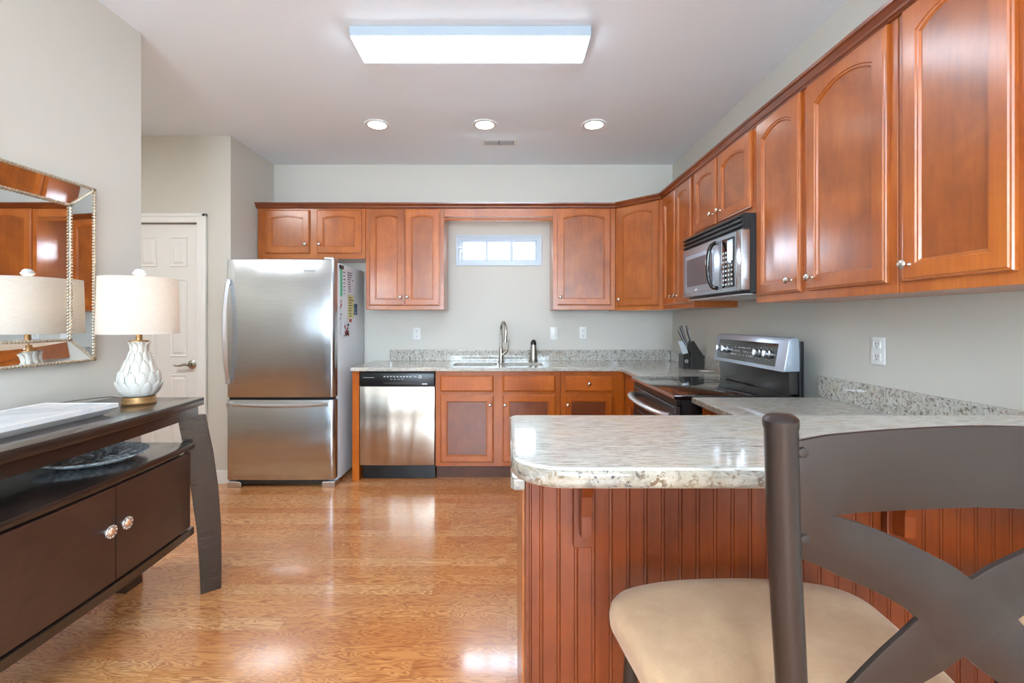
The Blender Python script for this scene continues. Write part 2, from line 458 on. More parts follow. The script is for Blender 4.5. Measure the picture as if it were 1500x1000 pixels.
def text(body, size, mat, parent, loc, rot, name='lettering', ext=.0004, align='CENTER', space=1):
    cu = bpy.data.curves.new(name, 'FONT'); cu.body = body; cu.size = size; cu.extrude = ext
    cu.align_x = align; cu.align_y = 'CENTER'; cu.space_character = space
    t = bpy.data.objects.new(name+'_curve', cu); C.objects.link(t)
    bpy.context.view_layer.update()
    me = bpy.data.meshes.new_from_object(t.evaluated_get(bpy.context.evaluated_depsgraph_get()))
    bpy.data.objects.remove(t); bpy.data.curves.remove(cu)
    me.materials.clear(); me.materials.append(mat)
    o = bpy.data.objects.new(name, me); C.objects.link(o); o.parent = parent
    o.location = loc; o.rotation_euler = rot
    return o
def arc(cx, cy, r, a0, a1, n=8, ry=None):
    ry = ry or r
    return [(cx+r*math.cos(math.radians(a0+(a1-a0)*i/n)), cy+ry*math.sin(math.radians(a0+(a1-a0)*i/n))) for i in range(n+1)]

F, CX, CY, H = 672.0, 742.0, 469.5, 1.288
XR, YB, XL, ZC = 1.557, 4.305, -1.865, 2.75      # right wall, back wall, left wall, ceiling

# ------------------------------------------------------------ room shell
struct('floor', M().box(-3.6, 1.70, -4.1, 4.45, -.05, 0), MFLOOR)
struct('ceiling', M().box(-3.6, 1.70, -4.1, 4.45, ZC, ZC+.1), MCEIL)
struct('wall_right', M().box(XR, XR+.12, -4.0, 4.425, 0, ZC), MW)
wx0, wx1, wz0, wz1 = -.452, .308, 1.826, 2.070
m = M()
m.box(-2.183, wx0, YB, YB+.12, 0, ZC); m.box(wx1, XR, YB, YB+.12, 0, ZC)
m.box(wx0, wx1, YB, YB+.12, 0, wz0); m.box(wx0, wx1, YB, YB+.12, wz1, ZC)
struct('wall_back', m, MW)
struct('wall_left', M().box(XL-.12, XL, -4.0, 2.342, 0, ZC), MW)
# alcove corner: side wall beside the refrigerator and the wall with the door
struct('wall_alcove', M().box(-2.303, -2.183, 3.63, 4.425, 0, ZC), MW)
dx0, dx1, dz1 = -3.020, -2.440, 2.062
m = M(); m.box(dx1, -2.303, 3.63, 3.75, 0, ZC); m.box(-3.48, dx0, 3.63, 3.75, 0, ZC); m.box(dx0, dx1, 3.63, 3.75, dz1, ZC)
m.box(dx0, dx1, 3.73, 3.75, 0, dz1)  # added panel behind the door, blocks sky light leaking round it
struct('wall_hall', m, MW)
struct('wall_hall_left', M().box(-3.6, -3.48, .8, 3.75, 0, ZC), MW)
struct('wall_hall_near', M().box(-3.48, XL-.12, .8, .92, 0, ZC), MW)
# dining end behind the camera, with a patio window added for daylight
m = M(); m.box(-1.985, -1.6, -4.1, -4.0, 0, ZC); m.box(1.2, 1.70, -4.1, -4.0, 0, ZC)
m.box(-1.6, 1.2, -4.1, -4.0, 2.3, ZC); m.box(-1.6, 1.2, -4.1, -4.0, 0, .65)
struct('wall_rear', m, MW)
m = M()
for x in (-1.6, -.69, .23, 1.15): m.box(x, x+.05, -4.08, -4.02, .65, 2.3)
m.box(-1.55, 1.15, -4.08, -4.02, .65, .71); m.box(-1.55, 1.15, -4.08, -4.02, 2.24, 2.3)
struct('window_2', m, MTRIM)
# kitchen window over the sink
m = M()
def frame(m, x0, x1, z0, z1, w, y0, y1, bev=.002):
    m.box(x0, x1, y0, y1, z0, z0+w, bev); m.box(x0, x1, y0, y1, z1-w, z1, bev)
    m.box(x0, x0+w, y0, y1, z0+w, z1-w, bev); m.box(x1-w, x1, y0, y1, z0+w, z1-w, bev)
m = M()
frame(m, -.474, .330, 1.804, 2.092, .026, YB-.013, YB-.0005)
win = struct('window_1', m, MWIN)
m = M(); frame(m, wx0+.0, wx1-.0, wz0, wz1, .024, YB+.012, YB+.055)
m.out('window_frame', MWIN, win)
m = M(); frame(m, wx0+.024, wx1-.024, wz0+.024, wz1-.024, .018, YB+.03, YB+.07)
for x in (713, 749.5):
    X = (x-CX)/F*(YB+.05); m.box(X-.014, X+.014, YB+.04, YB+.06, wz0+.042, wz1-.042)
m.out('sash', MWIN, win)
M().box(wx0+.04, wx1-.04, YB+.048, YB+.052, wz0+.04, wz1-.04).out('pane', MPANE, win)
m = M(); m.box(-.444, -.424, YB-.012, YB+.01, 1.93, 1.955, .003); m.tube([(-.434, YB-.012, 1.945), (-.436, YB-.03, 1.93), (-.434, YB-.022, 1.85)], .004)
m.box(-.45, -.418, YB-.02, YB-.006, 1.965, 1.975, .002)
m.out('window_crank', MSILV, win)

# baseboards
def bb(name, x0, x1, y0, y1):
    m = M(); m.box(x0, x1, y0, y1, 0, .095, .003); m.box(x0-.0 if x1-x0 > .05 else x0, x1, y0, y1, .09, .105, .003)
    return struct(name, m, MTRIM)
bb('baseboard_left', XL, XL+.014, -4.0, 2.342)
bb('baseboard_hall', -2.365, -2.184, 3.616, 3.63)
bb('baseboard_left_end', XL-.12, XL, 2.342, 2.356)

# six panel door of the hall closet
door = tag(M().out('door_1', MTRIM), None, None, None, 'structure')
m = M()
m.box(dx0+.004, dx1-.004, 3.645, 3.68, .01, 2.052)
dw = dx1-dx0
pc = [(-3.12, -2.865), (-2.677-.092, -2.537)]
cols = [(-2.920, -2.780), (-2.679, -2.537)]
rows = [(1.715, 1.955), (1.00, 1.62), (.20, .86)]
M2 = M()
def panelled(m, x0, x1, z0, z1, y, d=.010):
    b = bmesh.new()
    def ring(i, yy): return [b.verts.new(p) for p in ((x0+i, yy, z0+i), (x1-i, yy, z0+i), (x1-i, yy, z1-i), (x0+i, yy, z1-i))]
    rs = [ring(0, y+.0005), ring(.003, y-.006), (ring(.008, y-.007)), ring(.015, y-.0012), ring(.024, y-.0012), ring(.038, y-.008)]
    for A, B in zip(rs, rs[1:]):
        for i in range(4): b.faces.new((A[i], A[(i+1) % 4], B[(i+1) % 4], B[i]))
    b.faces.new(rs[-1]); bmesh.ops.recalc_face_normals(b, faces=b.faces[:])
    m.add(b)
slab = M(); slab.box(dx0+.004, dx1-.004, 3.650, 3.685, .01, 2.055)
slab.out('door_slab', MTRIM, door)
for (a, b_) in cols:
    for (z0, z1) in rows:
        q = M(); panelled(q, a, b_, z0, z1, 3.650); q.out('door_panel', MTRIM, door)
m = M(); t = .062
m.box(dx1, dx1+t+.008, 3.610, 3.629, 0, dz1+t, .004); m.box(dx0-t-.008, dx0, 3.610, 3.629, 0, dz1+t, .004)
m.box(dx0, dx1, 3.610, 3.629, dz1, dz1+t, .004)
m.box(dx1+t-.018, dx1+t+.012, 3.604, 3.629, 0, dz1+t+.008, .005); m.box(dx0-t-.012, dx1+t+.012, 3.604, 3.629, dz1+t-.018, dz1+t+.008, .005)
m.out('door_casing', MTRIM, door)
hx, hz = -2.500, 1.288-(534-CY)/185
m = M().lathe([(.0, 0), (.033, 0), (.034, .006), (.024, .012), (.012, .016), (.011, .045), (0, .045)], 24, Matrix.Translation((hx, 3.650, hz)) @ Matrix.Rotation(PI/2, 4, 'X'))
m.tube([(hx, 3.608, hz), (hx-.03, 3.602, hz+.004), (hx-.07, 3.604, hz-.006), (hx-.10, 3.606, hz-.008), (hx-.118, 3.608, hz-.001)], [.012, .010, .008, .006, .005], 12)
m.out('door_handle', MNICK, door, True)

# ------------------------------------------------------------ cabinets
def door_outline(x0, x1, z0, z1, inset, rise, n=14):
    a, b = x0+inset, x1-inset; lo, hi = z0+inset, z1-inset
    pts = [(a, lo), (b, lo)]
    if rise <= 0: return pts+[(b, hi), (a, hi)]
    w = (b-a)/2; cx = (a+b)/2; R = (w*w+rise*rise)/(2*rise)
    for i in range(n+1):
        x = b-(b-a)*i/n
        pts.append((x, hi-R+math.sqrt(max(R*R-(x-cx)**2, 0))))
    return pts
def door_front(x0, x1, z0, z1, y, arch=0, fw=.052, t=.019):
    """frame of a cabinet door with its back at y and its face at y-t"""
    b = bmesh.new(); n = 14
    ring_in = []
    for ins, yy in ((fw, y-t), (fw+.003, y-t+.004), (fw+.008, y-t+.004), (fw+.013, y-t+.0115)):
        # the arch keeps its curve while it steps in
        ring_in.append([b.verts.new((p[0], yy, p[1])) for p in door_outline(x0, x1, z0, z1, ins, arch, n)])
    N = len(ring_in[0])
    def outer(i, yy):
        a, c, lo, hi = x0+i, x1-i, z0+i, z1-i
        pts = [(a, lo), (c, lo)]
        if N == 4: pts += [(c, hi), (a, hi)]
        else: pts += [(c-(c-a)*k/n, hi) for k in range(n+1)]
        return [b.verts.new((p[0], yy, p[1])) for p in pts]
    rs = [outer(0, y), outer(0, y-t+.008), outer(.003, y-t+.004), outer(.007, y-t+.0035), outer(.010, y-t)]+ring_in
    for A, B in zip(rs, rs[1:]):
        for i in range(N): b.faces.new((A[i], A[(i+1) % N], B[(i+1) % N], B[i]))
    b.faces.new(rs[0][::-1])
    bmesh.ops.recalc_face_normals(b, faces=b.faces[:])
    return b
KNOB = [(0, -.0), (.0075, 0), (.0065, .003), (.0045, .008), (.005, .012), (.0115, .016), (.0145, .020), (.0148, .024), (.012, .028), (.006, .0305), (0, .031)]
def add_knob(parent, x, y, z):
    return M().lathe(KNOB, 20, Matrix.Translation((x, y, z)) @ Matrix.Rotation(PI/2, 4, 'X')).out('knob', MKNOB, parent, True)
def add_door(par, x0, x1, z0, z1, y, arch, knob, frm=None, pan=None, fw=.052):
    frm = frm or MCAB; pan = pan or MPANEL
    m = M(); m.add(door_front(x0, x1, z0, z1, y, arch, fw)); d = m.out('door', frm, par)
    poly = door_outline(x0, x1, z0, z1, fw+.012, arch)
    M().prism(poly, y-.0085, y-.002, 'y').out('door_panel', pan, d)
    if knob: add_knob(d, knob[0], y-.019, knob[1])
    return d
def add_drawer(par, x0, x1, z0, z1, y, knob=True, frm=None):
    b = bmesh.new()
    def ring(i, yy): return [b.verts.new(p) for p in ((x0+i, yy, z0+i), (x1-i, yy, z0+i), (x1-i, yy, z1-i), (x0+i, yy, z1-i))]
    rs = [ring(0, y), ring(0, y-.009), ring(.004, y-.014), ring(.009, y-.0155), ring(.012, y-.019)]
    for A, B in zip(rs, rs[1:]):
        for i in range(4): b.faces.new((A[i], A[(i+1) % 4], B[(i+1) % 4], B[i]))
    b.faces.new(rs[-1]); b.faces.new(rs[0][::-1]); bmesh.ops.recalc_face_normals(b, faces=b.faces[:])
    m = M(); m.add(b); d = m.out('drawer_front', frm or MBASE, par)
    if knob: add_knob(d, (x0+x1)/2, y-.019, (z0+z1)/2)
    return d
UD = .295   # upper cabinet depth
ZT = 2.288
def upper(label, loc, rz, w, z0, doors, group='wall cabinets', z1=ZT):
    t = thing('wall_cabinet', label, 'cabinet', loc, rz, group)
    M().box(.001, w-.001, -UD, -.002, z0, z1, .0015, 1).out('cabinet_box', MCAB, t)
    for (a, b, c, d, arch, k) in doors:
        add_door(t, a, b, c, d, -UD-.0005, arch, k)
    return t
def bx(px, Y): return (px-CX)/F*Y
YF = YB-UD                      # face plane of the upper cabinets on the back wall
YD = YF-.019
def D(px0, px1, zt, zb, ox, arch, kx=None, kz=None):
    a, b = bx(px0, YD)-ox, bx(px1, YD)-ox
    k = None
    if kx is not None: k = (bx(kx, YD-.02)-ox, kz)
    return (a, b, zb, zt, arch, k)
def zz(py, Y): return H-(py-CY)/F*Y
x0 = bx(377.5, YF); x1 = bx(535.5, YF)
upper('short two-door maple cabinet above the refrigerator', (x0, YB, 0), 0, x1-x0, zz(379, YF), [
    D(387.5, 453, zz(307, YD), zz(371, YD), x0, .018, 446, zz(357.5, YD)),
    D(463.5, 529, zz(307, YD), zz(371, YD), x0, .018, 466.5, zz(357.5, YD))])
x0 = x1+.001; x1 = bx(650.5, YF); ZB = zz(453.5, YF)
upper('tall two-door maple cabinet between the refrigerator and the window', (x0, YB, 0), 0, x1-x0, ZB, [
    D(540.5, 591.5, zz(305.5, YD), zz(447.5, YD), x0, .022, 586, zz(435, YD)),
    D(593, 644, zz(305.5, YD), zz(447.5, YD), x0, .022, 596, zz(435, YD))])
vx0 = x1
x0 = bx(810, YF); x1 = .951
upper('single-door maple cabinet just right of the small window', (x0, YB, 0), 0, x1-x0, ZB, [
    D(816.5, 895, zz(305, YD), zz(447, YD), x0, .03, 821, zz(435, YD))])
vx1 = x0
# valance over the window
t = thing('window_valance', 'maple valance board bridging the cabinets above the small window', 'valance', (vx0+.002, YF, 0))
vw = vx1-vx0-.004
M().box(0, vw, -.0, .018, zz(317, YF), 2.268).out('board', MCAB, t)
M().prism([(-.0, 0), (-.012, 0), (-.016, .006), (-.016, .012), (-.006, .018), (-.006, .024), (0, .028)], 0, vw, 'x', mat=Matrix.Translation((0, 0, zz(323.5, YF)))).out('bottom_moulding', MCAB, t)
# diagonal corner cabinet
A = Vector((.953, YF)); B = Vector((XR-UD, YB-.604))
t = thing('corner_wall_cabinet', 'maple cabinet set diagonally across the room corner', 'cabinet', (A.x, A.y, 0), 0, 'wall cabinets')
zbc = 1.377
M().prism([(0, 0), (B.x-A.x, B.y-A.y), (XR-.002-A.x, B.y-A.y), (XR-.002-A.x, YB-.002-A.y), (0, YB-.002-A.y)], zbc, ZT, 'z').out('cabinet_box', MCAB, t)
L = (B-A).length; ang = math.atan2(B.y-A.y, B.x-A.x)
frm = M(); frm.add(door_front(.022, L-.03, 1.41, 2.262, -.0005, .028)); dd = frm.out('door', MCAB, t); dd.rotation_euler = (0, 0, ang)
M().prism(door_outline(.022, L-.03, 1.41, 2.262, .064, .028), -.009, -.0025, 'y').out('door_panel', MPANEL, dd)
add_knob(dd, .05, -.0195, 1.47)
# right wall run. local x runs from far to near, face at y = -UD
def R_upper(label, yfar, ynear, z0, doors):
    return upper(label, (XR, yfar, 0), -PI/2, yfar-ynear, z0, [
        (yfar-a, yfar-b, zb, zt, arch, (yfar-ky, kz) if ky else None) for (a, b, zb, zt, arch, ky, kz) in doors])
DT = 2.262
R_upper('narrow-looking two-door maple cabinet left of the microwave', YB-.606, 3.085, zbc, [
    (3.66, 3.402, 1.41, DT, .02, 3.435, 1.47), (3.395, 3.105, 1.41, DT, .022, 3.36, 1.47)])
R_upper('short two-door maple cabinet directly above the microwave', 3.083, 2.322, 1.832, [
    (3.055, 2.730, 1.867, DT, .026, 2.765, 1.93), (2.712, 2.345, 1.867, DT, .03, 2.672, 1.93)])
R_upper('large two-door maple cabinet right of the microwave', 2.320, 1.478, zbc, [
    (2.292, 1.952, 1.412, DT, .034, 2.005, 1.465), (1.908, 1.508, 1.412, DT, .042, 1.868, 1.465)])
R_upper('single-door maple cabinet with a glossy ceiling reflection, nearest full door', 1.476, 1.112, zbc, [
    (1.449, 1.129, 1.412, DT, .036, 1.418, 1.462)])
R_upper('maple cabinet cut off by the right edge of the photo', 1.110, .30, zbc, [
    (1.083, .72, 1.412, DT, .036, .76, 1.462), (.69, .33, 1.412, DT, .036, .66, 1.462)])
# crown moulding swept around the fronts
def crown():
    path = [(bx(377.5, YF)-.0, YB-.001), (bx(377.5, YF), YF), (A.x, YF), (B.x, B.y), (XR-UD, .30)]
    prof = [(.000, 2.266), (.006, 2.266), (.010, 2.272), (.016, 2.275), (.018, 2.283), (.028, 2.297), (.036, 2.302), (.038, 2.313), (.0, 2.313)]
    prof = [(-.0+a+.001, z) for a, z in prof]
    b = bmesh.new(); rings = []
    P = [Vector(p) for p in path]
    for i, p in enumerate(P):
        def nrm(d): return Vector((d.y, -d.x)).normalized()
        if i == 0: n = nrm(P[1]-P[0]); off = n; k = 1
        elif i == len(P)-1: n = nrm(P[-1]-P[-2]); off = n; k = 1
        else:
            n1, n2 = nrm(P[i]-P[i-1]), nrm(P[i+1]-P[i]); off = (n1+n2).normalized(); k = 1/max(off.dot(n1), .3)
        rings.append([b.verts.new((p.x+off.x*a*k, p.y+off.y*a*k, z)) for a, z in prof])
    n = len(prof)
    for R1, R2 in zip(rings, rings[1:]):
        for j in range(n): b.faces.new((R1[j], R1[(j+1) % n], R2[(j+1) % n], R2[j]))
    b.faces.new(rings[0][::-1]); b.faces.new(rings[-1]); bmesh.ops.recalc_face_normals(b, faces=b.faces[:])
    m = M(); m.add(b); return m
# path first leg runs toward the camera, so its outward side is -x
m = crown()
tag(m.out('crown_moulding', MCROWN), 'dark maple crown moulding running along the tops of all wall cabinets', 'moulding')

# base cabinets
BD = .603
def base(label, loc, rz, w, doors=(), drawers=(), cat='cabinet', toe=True, frm=None):
    t = thing('base_cabinet', label, cat, loc, rz, 'base cabinets')
    m = M()
    m.box(.001, .019, -BD+.02, -.01, .115, .880); m.box(w-.019, w-.001, -BD+.02, -.01, .115, .880)
    m.box(.019, w-.019, -BD+.02, -.01, .115, .133); m.box(.019, w-.019, -.02, -.01, .133, .880)
    m.box(.001, w-.001, -BD, -BD+.0195, .115, .880)
    m.out('cabinet_box', frm or MBASE, t)
    M().box(.001, w-.001, -BD+.075, -BD+.09, 0, .1145).out('toe_kick', MTOE, t)
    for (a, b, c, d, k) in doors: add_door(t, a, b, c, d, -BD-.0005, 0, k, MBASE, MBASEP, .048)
    for (a, b, c, d, k) in drawers: add_drawer(t, a, b, c, d, -BD-.0005, k)
    return t
YBF = YB-BD
zdt, zdb, zpt, zpb = .846, .717, .692, .148
# end panel between refrigerator and dishwasher
t = thing('end_panel', 'narrow upright maple panel between refrigerator and dishwasher', 'panel', (-1.241, YB, 0))
M().box(0, .056, -BD-.015, -.005, 0, .882, .002).out('board', MBASE, t)
bx0 = -.574
base('two-door maple sink cabinet with false drawer fronts', (bx0, YB, 0), 0, 1.008,
     [(-.534-bx0, -.105-bx0, zpb, zpt, (-.132-bx0, .612)), (-.031-bx0, .393-bx0, zpb, zpt, (-.012-bx0, .612))],
     [(-.534-bx0, -.105-bx0, zdb, zdt, False), (-.031-bx0, .393-bx0, zdb, zdt, False)])
bx0 = .436
base('maple base cabinet with one knobbed drawer, right of the sink cabinet', (bx0, YB, 0), 0, .517,
     [(.466-bx0, .858-bx0, zpb, zpt, (.490-bx0, .612))], [(.466-bx0, .858-bx0, zdb, zdt, True)])
base('maple base cabinet in the corner left of the range', (XR-.0, 3.700, 0), -PI/2, .670,
     [(.145, .645, zpb, zpt, (.60, .612))], [(.145, .645, zdb, zdt, False)])
base('maple base cabinet between range and breakfast bar', (XR, 2.236, 0), -PI/2, .44,
     [(.03, .40, zpb, zpt, (.06, .612))], [(.03, .40, zdb, zdt, True)])
pc_ = base('maple peninsula cabinets under the counter behind the bar', (XR-.005, 1.168, 0), PI, 1.505,
     [(.65, 1.04, zpb, zpt, (1.0, .612)), (1.06, 1.46, zpb, zpt, (1.10, .612))], [(.65, 1.04, zdb, zdt, True), (1.06, 1.46, zdb, zdt, True)])

M().box(1.5055, 1.511, -.600, -.004, 0, .880).out('end_panel', MCAB, pc_)

# ------------------------------------------------------------ counters
CT0, CT1 = .884, .914
def rrect(x0, x1, y0, y1, r, n=6):
    return arc(x1-r, y0+r, r, -90, 0, n)+arc(x1-r, y1-r, r, 0, 90, n)+arc(x0+r, y1-r, r, 90, 180, n)+arc(x0+r, y0+r, r, 180, 270, n)
sk = [rrect(-.455, -.085, 3.79, 4.09, .07), rrect(-.045, .305, 3.79, 4.09, .07)]
outer = [(-1.244, YB-.003), (-1.244, YBF-.045), (.888, YBF-.045), (.905, YBF-.062), (.905, 3.030), (XR-.003, 3.030), (XR-.003, YB-.003)]
t = thing('granite_countertop', 'L-shaped granite counter under the window, running to the range', 'countertop', (0, 0, 0))
M().prism_holes(outer, sk, CT0, CT1, .005).out('counter_slab', MGRANL, t)
m = M(); m.box(-1.09, XR-.024, YB-.022, YB-.0025, CT1+.0002, 1.016, .002); m.box(XR-.022, XR-.0025, 3.03, YB-.022, CT1+.0002, 1.016, .002)
m.out('backsplash', MGRANS, t)
outer = [(XR-.003, 1.1705), (XR-.003, 2.244), (.905, 2.244), (.905, 1.825), (.885, 1.805), (.03, 1.805), (.010, 1.785), (.010, 1.10), (.018, 1.088), (.043, 1.088), (.043, 1.1705)]
t = thing('peninsula_countertop', 'granite lower counter of the peninsula between range and raised bar', 'countertop', (0, 0, 0))
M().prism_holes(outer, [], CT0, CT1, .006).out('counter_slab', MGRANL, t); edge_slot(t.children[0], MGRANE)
M().box(XR-.022, XR-.0025, 1.197, 2.262, CT1+.0002, 1.016, .002).out('backsplash', MGRANS, t)
# raised bar
bz0, bz1 = 1.009, 1.044
bar = arc(.008+.10, .753+.085, .10, 180, 270, 12, .085)+[(1.548, .753), (XR-.003, .753), (XR-.003, 1.195)]+arc(.008+.02, 1.195-.02, .02, 90, 180, 5)
t = thing('granite_bar_top', 'raised granite breakfast bar with a rounded front corner', 'countertop', (0, 0, 0))
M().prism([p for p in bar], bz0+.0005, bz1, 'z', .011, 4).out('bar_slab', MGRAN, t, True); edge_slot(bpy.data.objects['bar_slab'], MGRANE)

# bar wall with beadboard
t = thing('beadboard_bar_wall', 'reddish maple beadboard wall holding up the raised bar', 'bar wall', (.045, 1.05, 0))
BW = XR-.004-.045
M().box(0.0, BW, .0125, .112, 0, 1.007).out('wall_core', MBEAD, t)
poly = [(0, .012)]
pts = []
x = .030
pts += [(0, 0), (.006, -.0005), (.008, .004), (.011, .004), (.013, 0), (.026, 0)]
while x < BW-.02:
    pts += [(x, 0), (x+.0009, .0022), (x+.0018, .0002), (x+.0045, -.0003), (x+.0072, .0002), (x+.0081, .0022), (x+.009, 0)]
    x += .0398
pts += [(BW, 0), (BW, .012), (0, .012)]
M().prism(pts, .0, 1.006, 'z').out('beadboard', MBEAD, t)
m = M(); m.box(-.013, BW, -.014, -.0015, 0, .018, .003); m.out('shoe_moulding', MCAB, t)
# corbels
def corbel(x, label):
    t = thing('bar_corbel', label, 'bracket', (x, 1.049, 0), 0, 'wooden brackets under the bar')
    M().box(-.024, .024, -.018, -.001, .777, 1.008, .002).out('back_plate', MBEAD, t)
    prof = [(-.018, 1.008), (-.19, 1.008), (-.19, .978)]+[(-.042-.148*math.cos(math.radians(a)), .83+.148*math.sin(math.radians(a))-.0) for a in range(90, -1, -10)][::-1][0:0]
    prof = [(-.0185, 1.0085), (-.20, 1.0085), (-.20, .975), (-.13, .968), (-.082, .945), (-.056, .905), (-.050, .86), (-.050, .815), (-.0185, .81)]
    M().prism(prof, -.012, .012, 'x', .001, 1).out('bracket_web', MBEAD, t)
corbel(.175, 'wooden bracket under the left end of the bar')
corbel(.880, 'wooden bracket seen through the stool back')

# ------------------------------------------------------------ sink, faucet, bottle
t = thing('kitchen_sink', 'undermount double-bowl steel sink below the window', 'sink', (0, 0, 0))
for x0, x1 in ((-.46, -.08), (-.05, .31)):
    b = bmesh.new(); y0, y1 = 3.785, 4.095
    rs = []
    for ins, z in ((-.012, CT0-.0005), (0.0, CT0-.0005), (.004, CT0-.02), (.012, .72), (.04, .70)):
        rs.append([b.verts.new((p[0], p[1], z)) for p in rrect(x0+ins, x1-ins, y0+ins, y1-ins, .075 if ins < .03 else .05)])
    n = len(rs[0])
    for Ra, Rb in zip(rs, rs[1:]):
        for i in range(n): b.faces.new((Ra[i], Ra[(i+1) % n], Rb[(i+1) % n], Rb[i]))
    b.faces.new(rs[-1]); bmesh.ops.recalc_face_normals(b, faces=b.faces[:])
    for f in b.faces: f.normal_flip()
    m = M(); m.add(b); bo = m.out('sink_bowl', MSILV, t, True)
    M().lathe([(0, .7005), (.04, .7005), (.042, .704), (.03, .702), (0, .702)], 24, Matrix.Translation(((x0+x1)/2, 3.94, 0))).out('drain', MNICK, bo, True)
t = thing('kitchen_faucet', 'brushed nickel gooseneck faucet behind the sink', 'faucet', (-.050, 4.175, CT1))
M().lathe([(0, .0005), (.030, .0005), (.030, .006), (.024, .012), (.020, .05), (.019, .12), (.014, .135), (0, .135)], 28).out('body', MNICK, t, True)
pts = [(0, 0, .12), (0, 0, .22), (.002, -.003, .29)]
for i in range(1, 10):
    a = PI*i/10; pts.append((.002+.022*(1-math.cos(a))*.9, -.003-.085*(1-math.cos(a)), .29+.072*math.sin(a)))
pts.append((.045, -.178, .285))
M().tube(pts, .0115, 16).out('spout', MNICK, t, True)
M().lathe([(0, 0), (.013, 0), (.0145, .03), (.017, .09), (.0185, .105), (.016, .108), (0, .108)], 24, Matrix.Translation((.045, -.178, .292)) @ Matrix.Rotation(PI, 4, 'X') @ Matrix.Rotation(-.05, 4, 'Y')).out('spray_head', MNICK, t, True)
m = M().tube([(.012, -.006, .06), (.05, -.015, .10), (.062, -.02, .125)], [.015, .013, .008], 14)
m.tube([(.062, -.02, .12), (.068, -.024, .165), (.074, -.03, .205)], [.006, .005, .004], 10)
m.out('lever_handle', MNICK, t, True)
t = thing('soap_bottle', 'tapered steel bottle with a black top, right of the faucet', 'bottle', (.245, 4.17, CT1))
M().lathe([(0, .0005), (.037, .0005), (.038, .005), (.037, .03), (.033, .09), (.026, .155), (0, .155)], 28).out('bottle_body', MNICK, t, True)
M().lathe([(0, .1555), (.026, .1555), (.026, .17), (.02, .19), (.010, .2), (0, .202)], 24).out('bottle_cap', MBLACK, t, True)

# ------------------------------------------------------------ refrigerator
FX0, FX1, FY = -2.158, -1.326, 3.535
t = thing('refrigerator', 'stainless steel bottom-freezer refrigerator left of the dishwasher', 'refrigerator', (0, 0, 0))
FBY = 3.605
M().box(FX0+.008, FX1-.002, FBY, 4.265, .03, 1.745, .006).out('fridge_body', MFSIDE, t, True)
def fdoor(z0, z1):
    r = .022
    pl = [(FX0+.002, FBY-.006), (FX0+.002, FY+.012)]+arc(FX0+.014, FY+.012, .012, 180, 270, 4)
    # gently bowed front with a rounded right edge
    n = 14
    for i in range(1, n):
        u = i/n; pl.append((FX0+.014+(FX1-FX0-.014-.03)*u, FY-.006*math.sin(PI*u)))
    pl += arc(FX1-.030, FY+.030, .030, -90, 0, 8)+[(FX1, FBY-.006)]
    return M().prism(pl, z0, z1, 'z', .003, 2)
ud = fdoor(.698, 1.759).out('fridge_door', MSTEEL, t, True)
fd = fdoor(.062, .678).out('freezer_drawer', MSTEEL, t, True)
M().box(FX0+.01, FX1-.01, FY+.02, FBY-.002, .66, .72).out('door_gasket', MBLACK, t)
# upper handle
hx = -2.118
pts = []
for i in range(17):
    u = i/16; pts.append((hx-.02+.0*u, FY-.016-.052*math.sin(PI*u)**.8, .815+(1.598-.815)*u))
m = M().tube(pts, .0165, 4, flat=.8); m.box(hx-.034, hx-.008, FY-.03, FY-.001, .805, .845, .003); m.box(hx-.034, hx-.008, FY-.03, FY-.001, 1.568, 1.608, .003)
m.out('door_handle', MSILV, ud, False)
pts = []
for i in range(17):
    u = i/16; pts.append((FX0+.02+(FX1-FX0-.07)*u, FY-.012-.034*math.sin(PI*u)**.8, .648-.008*math.sin(PI*u)))
m = M().tube(pts, .016, 4, flat=.95); m.box(FX0+.012, FX0+.05, FY-.026, FY-.001, .63, .664, .003); m.box(FX1-.075, FX1-.038, FY-.026, FY-.001, .63, .664, .003)
m.out('drawer_handle', MSILV, fd, False)
M().box(FX1-.085, FX1-.01, FY+.008, FBY+.05, 1.7605, 1.778, .005).out('hinge_cover', MSILV, t, True)
M().box(FX0+.06, FX1-.06, FY+.03, FY+.06, .02, .055).out('base_grille', MDKGREY, t)
for a, b in ((FX0, FX0+.11), (FX1-.10, FX1)):
    M().prism([(a, 0), (b, 0), (b, .03) if a < -2 else (b, .045), (b-.02, .045), (a+.005, .045), (a, .035)], FY+.005, FY+.11, 'y', .003, 1).out('foot', MSILV, t)
text('Whirlpool', .021, MMARK, ud, (FX0+.64, FY-.0062, 1.672), (PI/2, 0, 0), 'brand_lettering')

# papers and magnets on the refrigerator side
SX = FX1-.002
def on_side(name, label, cat, x0, x1, y0, y1, mat, deco=None, th=.0015, wav=0, group='papers and magnets on the refrigerator side'):
    k = 1.328*672
    ya, yb = k/(CX-x0), k/(CX-x1); ym = (ya+yb)/2
    za, zb = zz(y1, ym), zz(y0, ym)
    t = thing(name, label, cat, (SX+.0006, ya, za), 0, group)
    w, h = yb-ya, zb-za
    b = bmesh.new(); n = 8; g = []
    for j in range(n+1):
        g.append([])
        for i in range(n+1):
            g[-1].append(b.verts.new((.0+wav*(1-j/n)*(.5+.5*math.sin(i*1.3+j*.4)), w*i/n, h*j/n)))
    for j in range(n):
        for i in range(n): b.faces.new((g[j][i], g[j][i+1], g[j+1][i+1], g[j+1][i]))
    r = bmesh.ops.extrude_face_region(b, geom=b.faces[:])
    for e in r['geom']:
        if isinstance(e, bmesh.types.BMVert): e.co.x += th
    bmesh.ops.recalc_face_normals(b, faces=b.faces[:])
    m = M(); m.add(b); o = m.out('sheet', mat, t)
    if deco: deco(t, w, h, th)
    return t
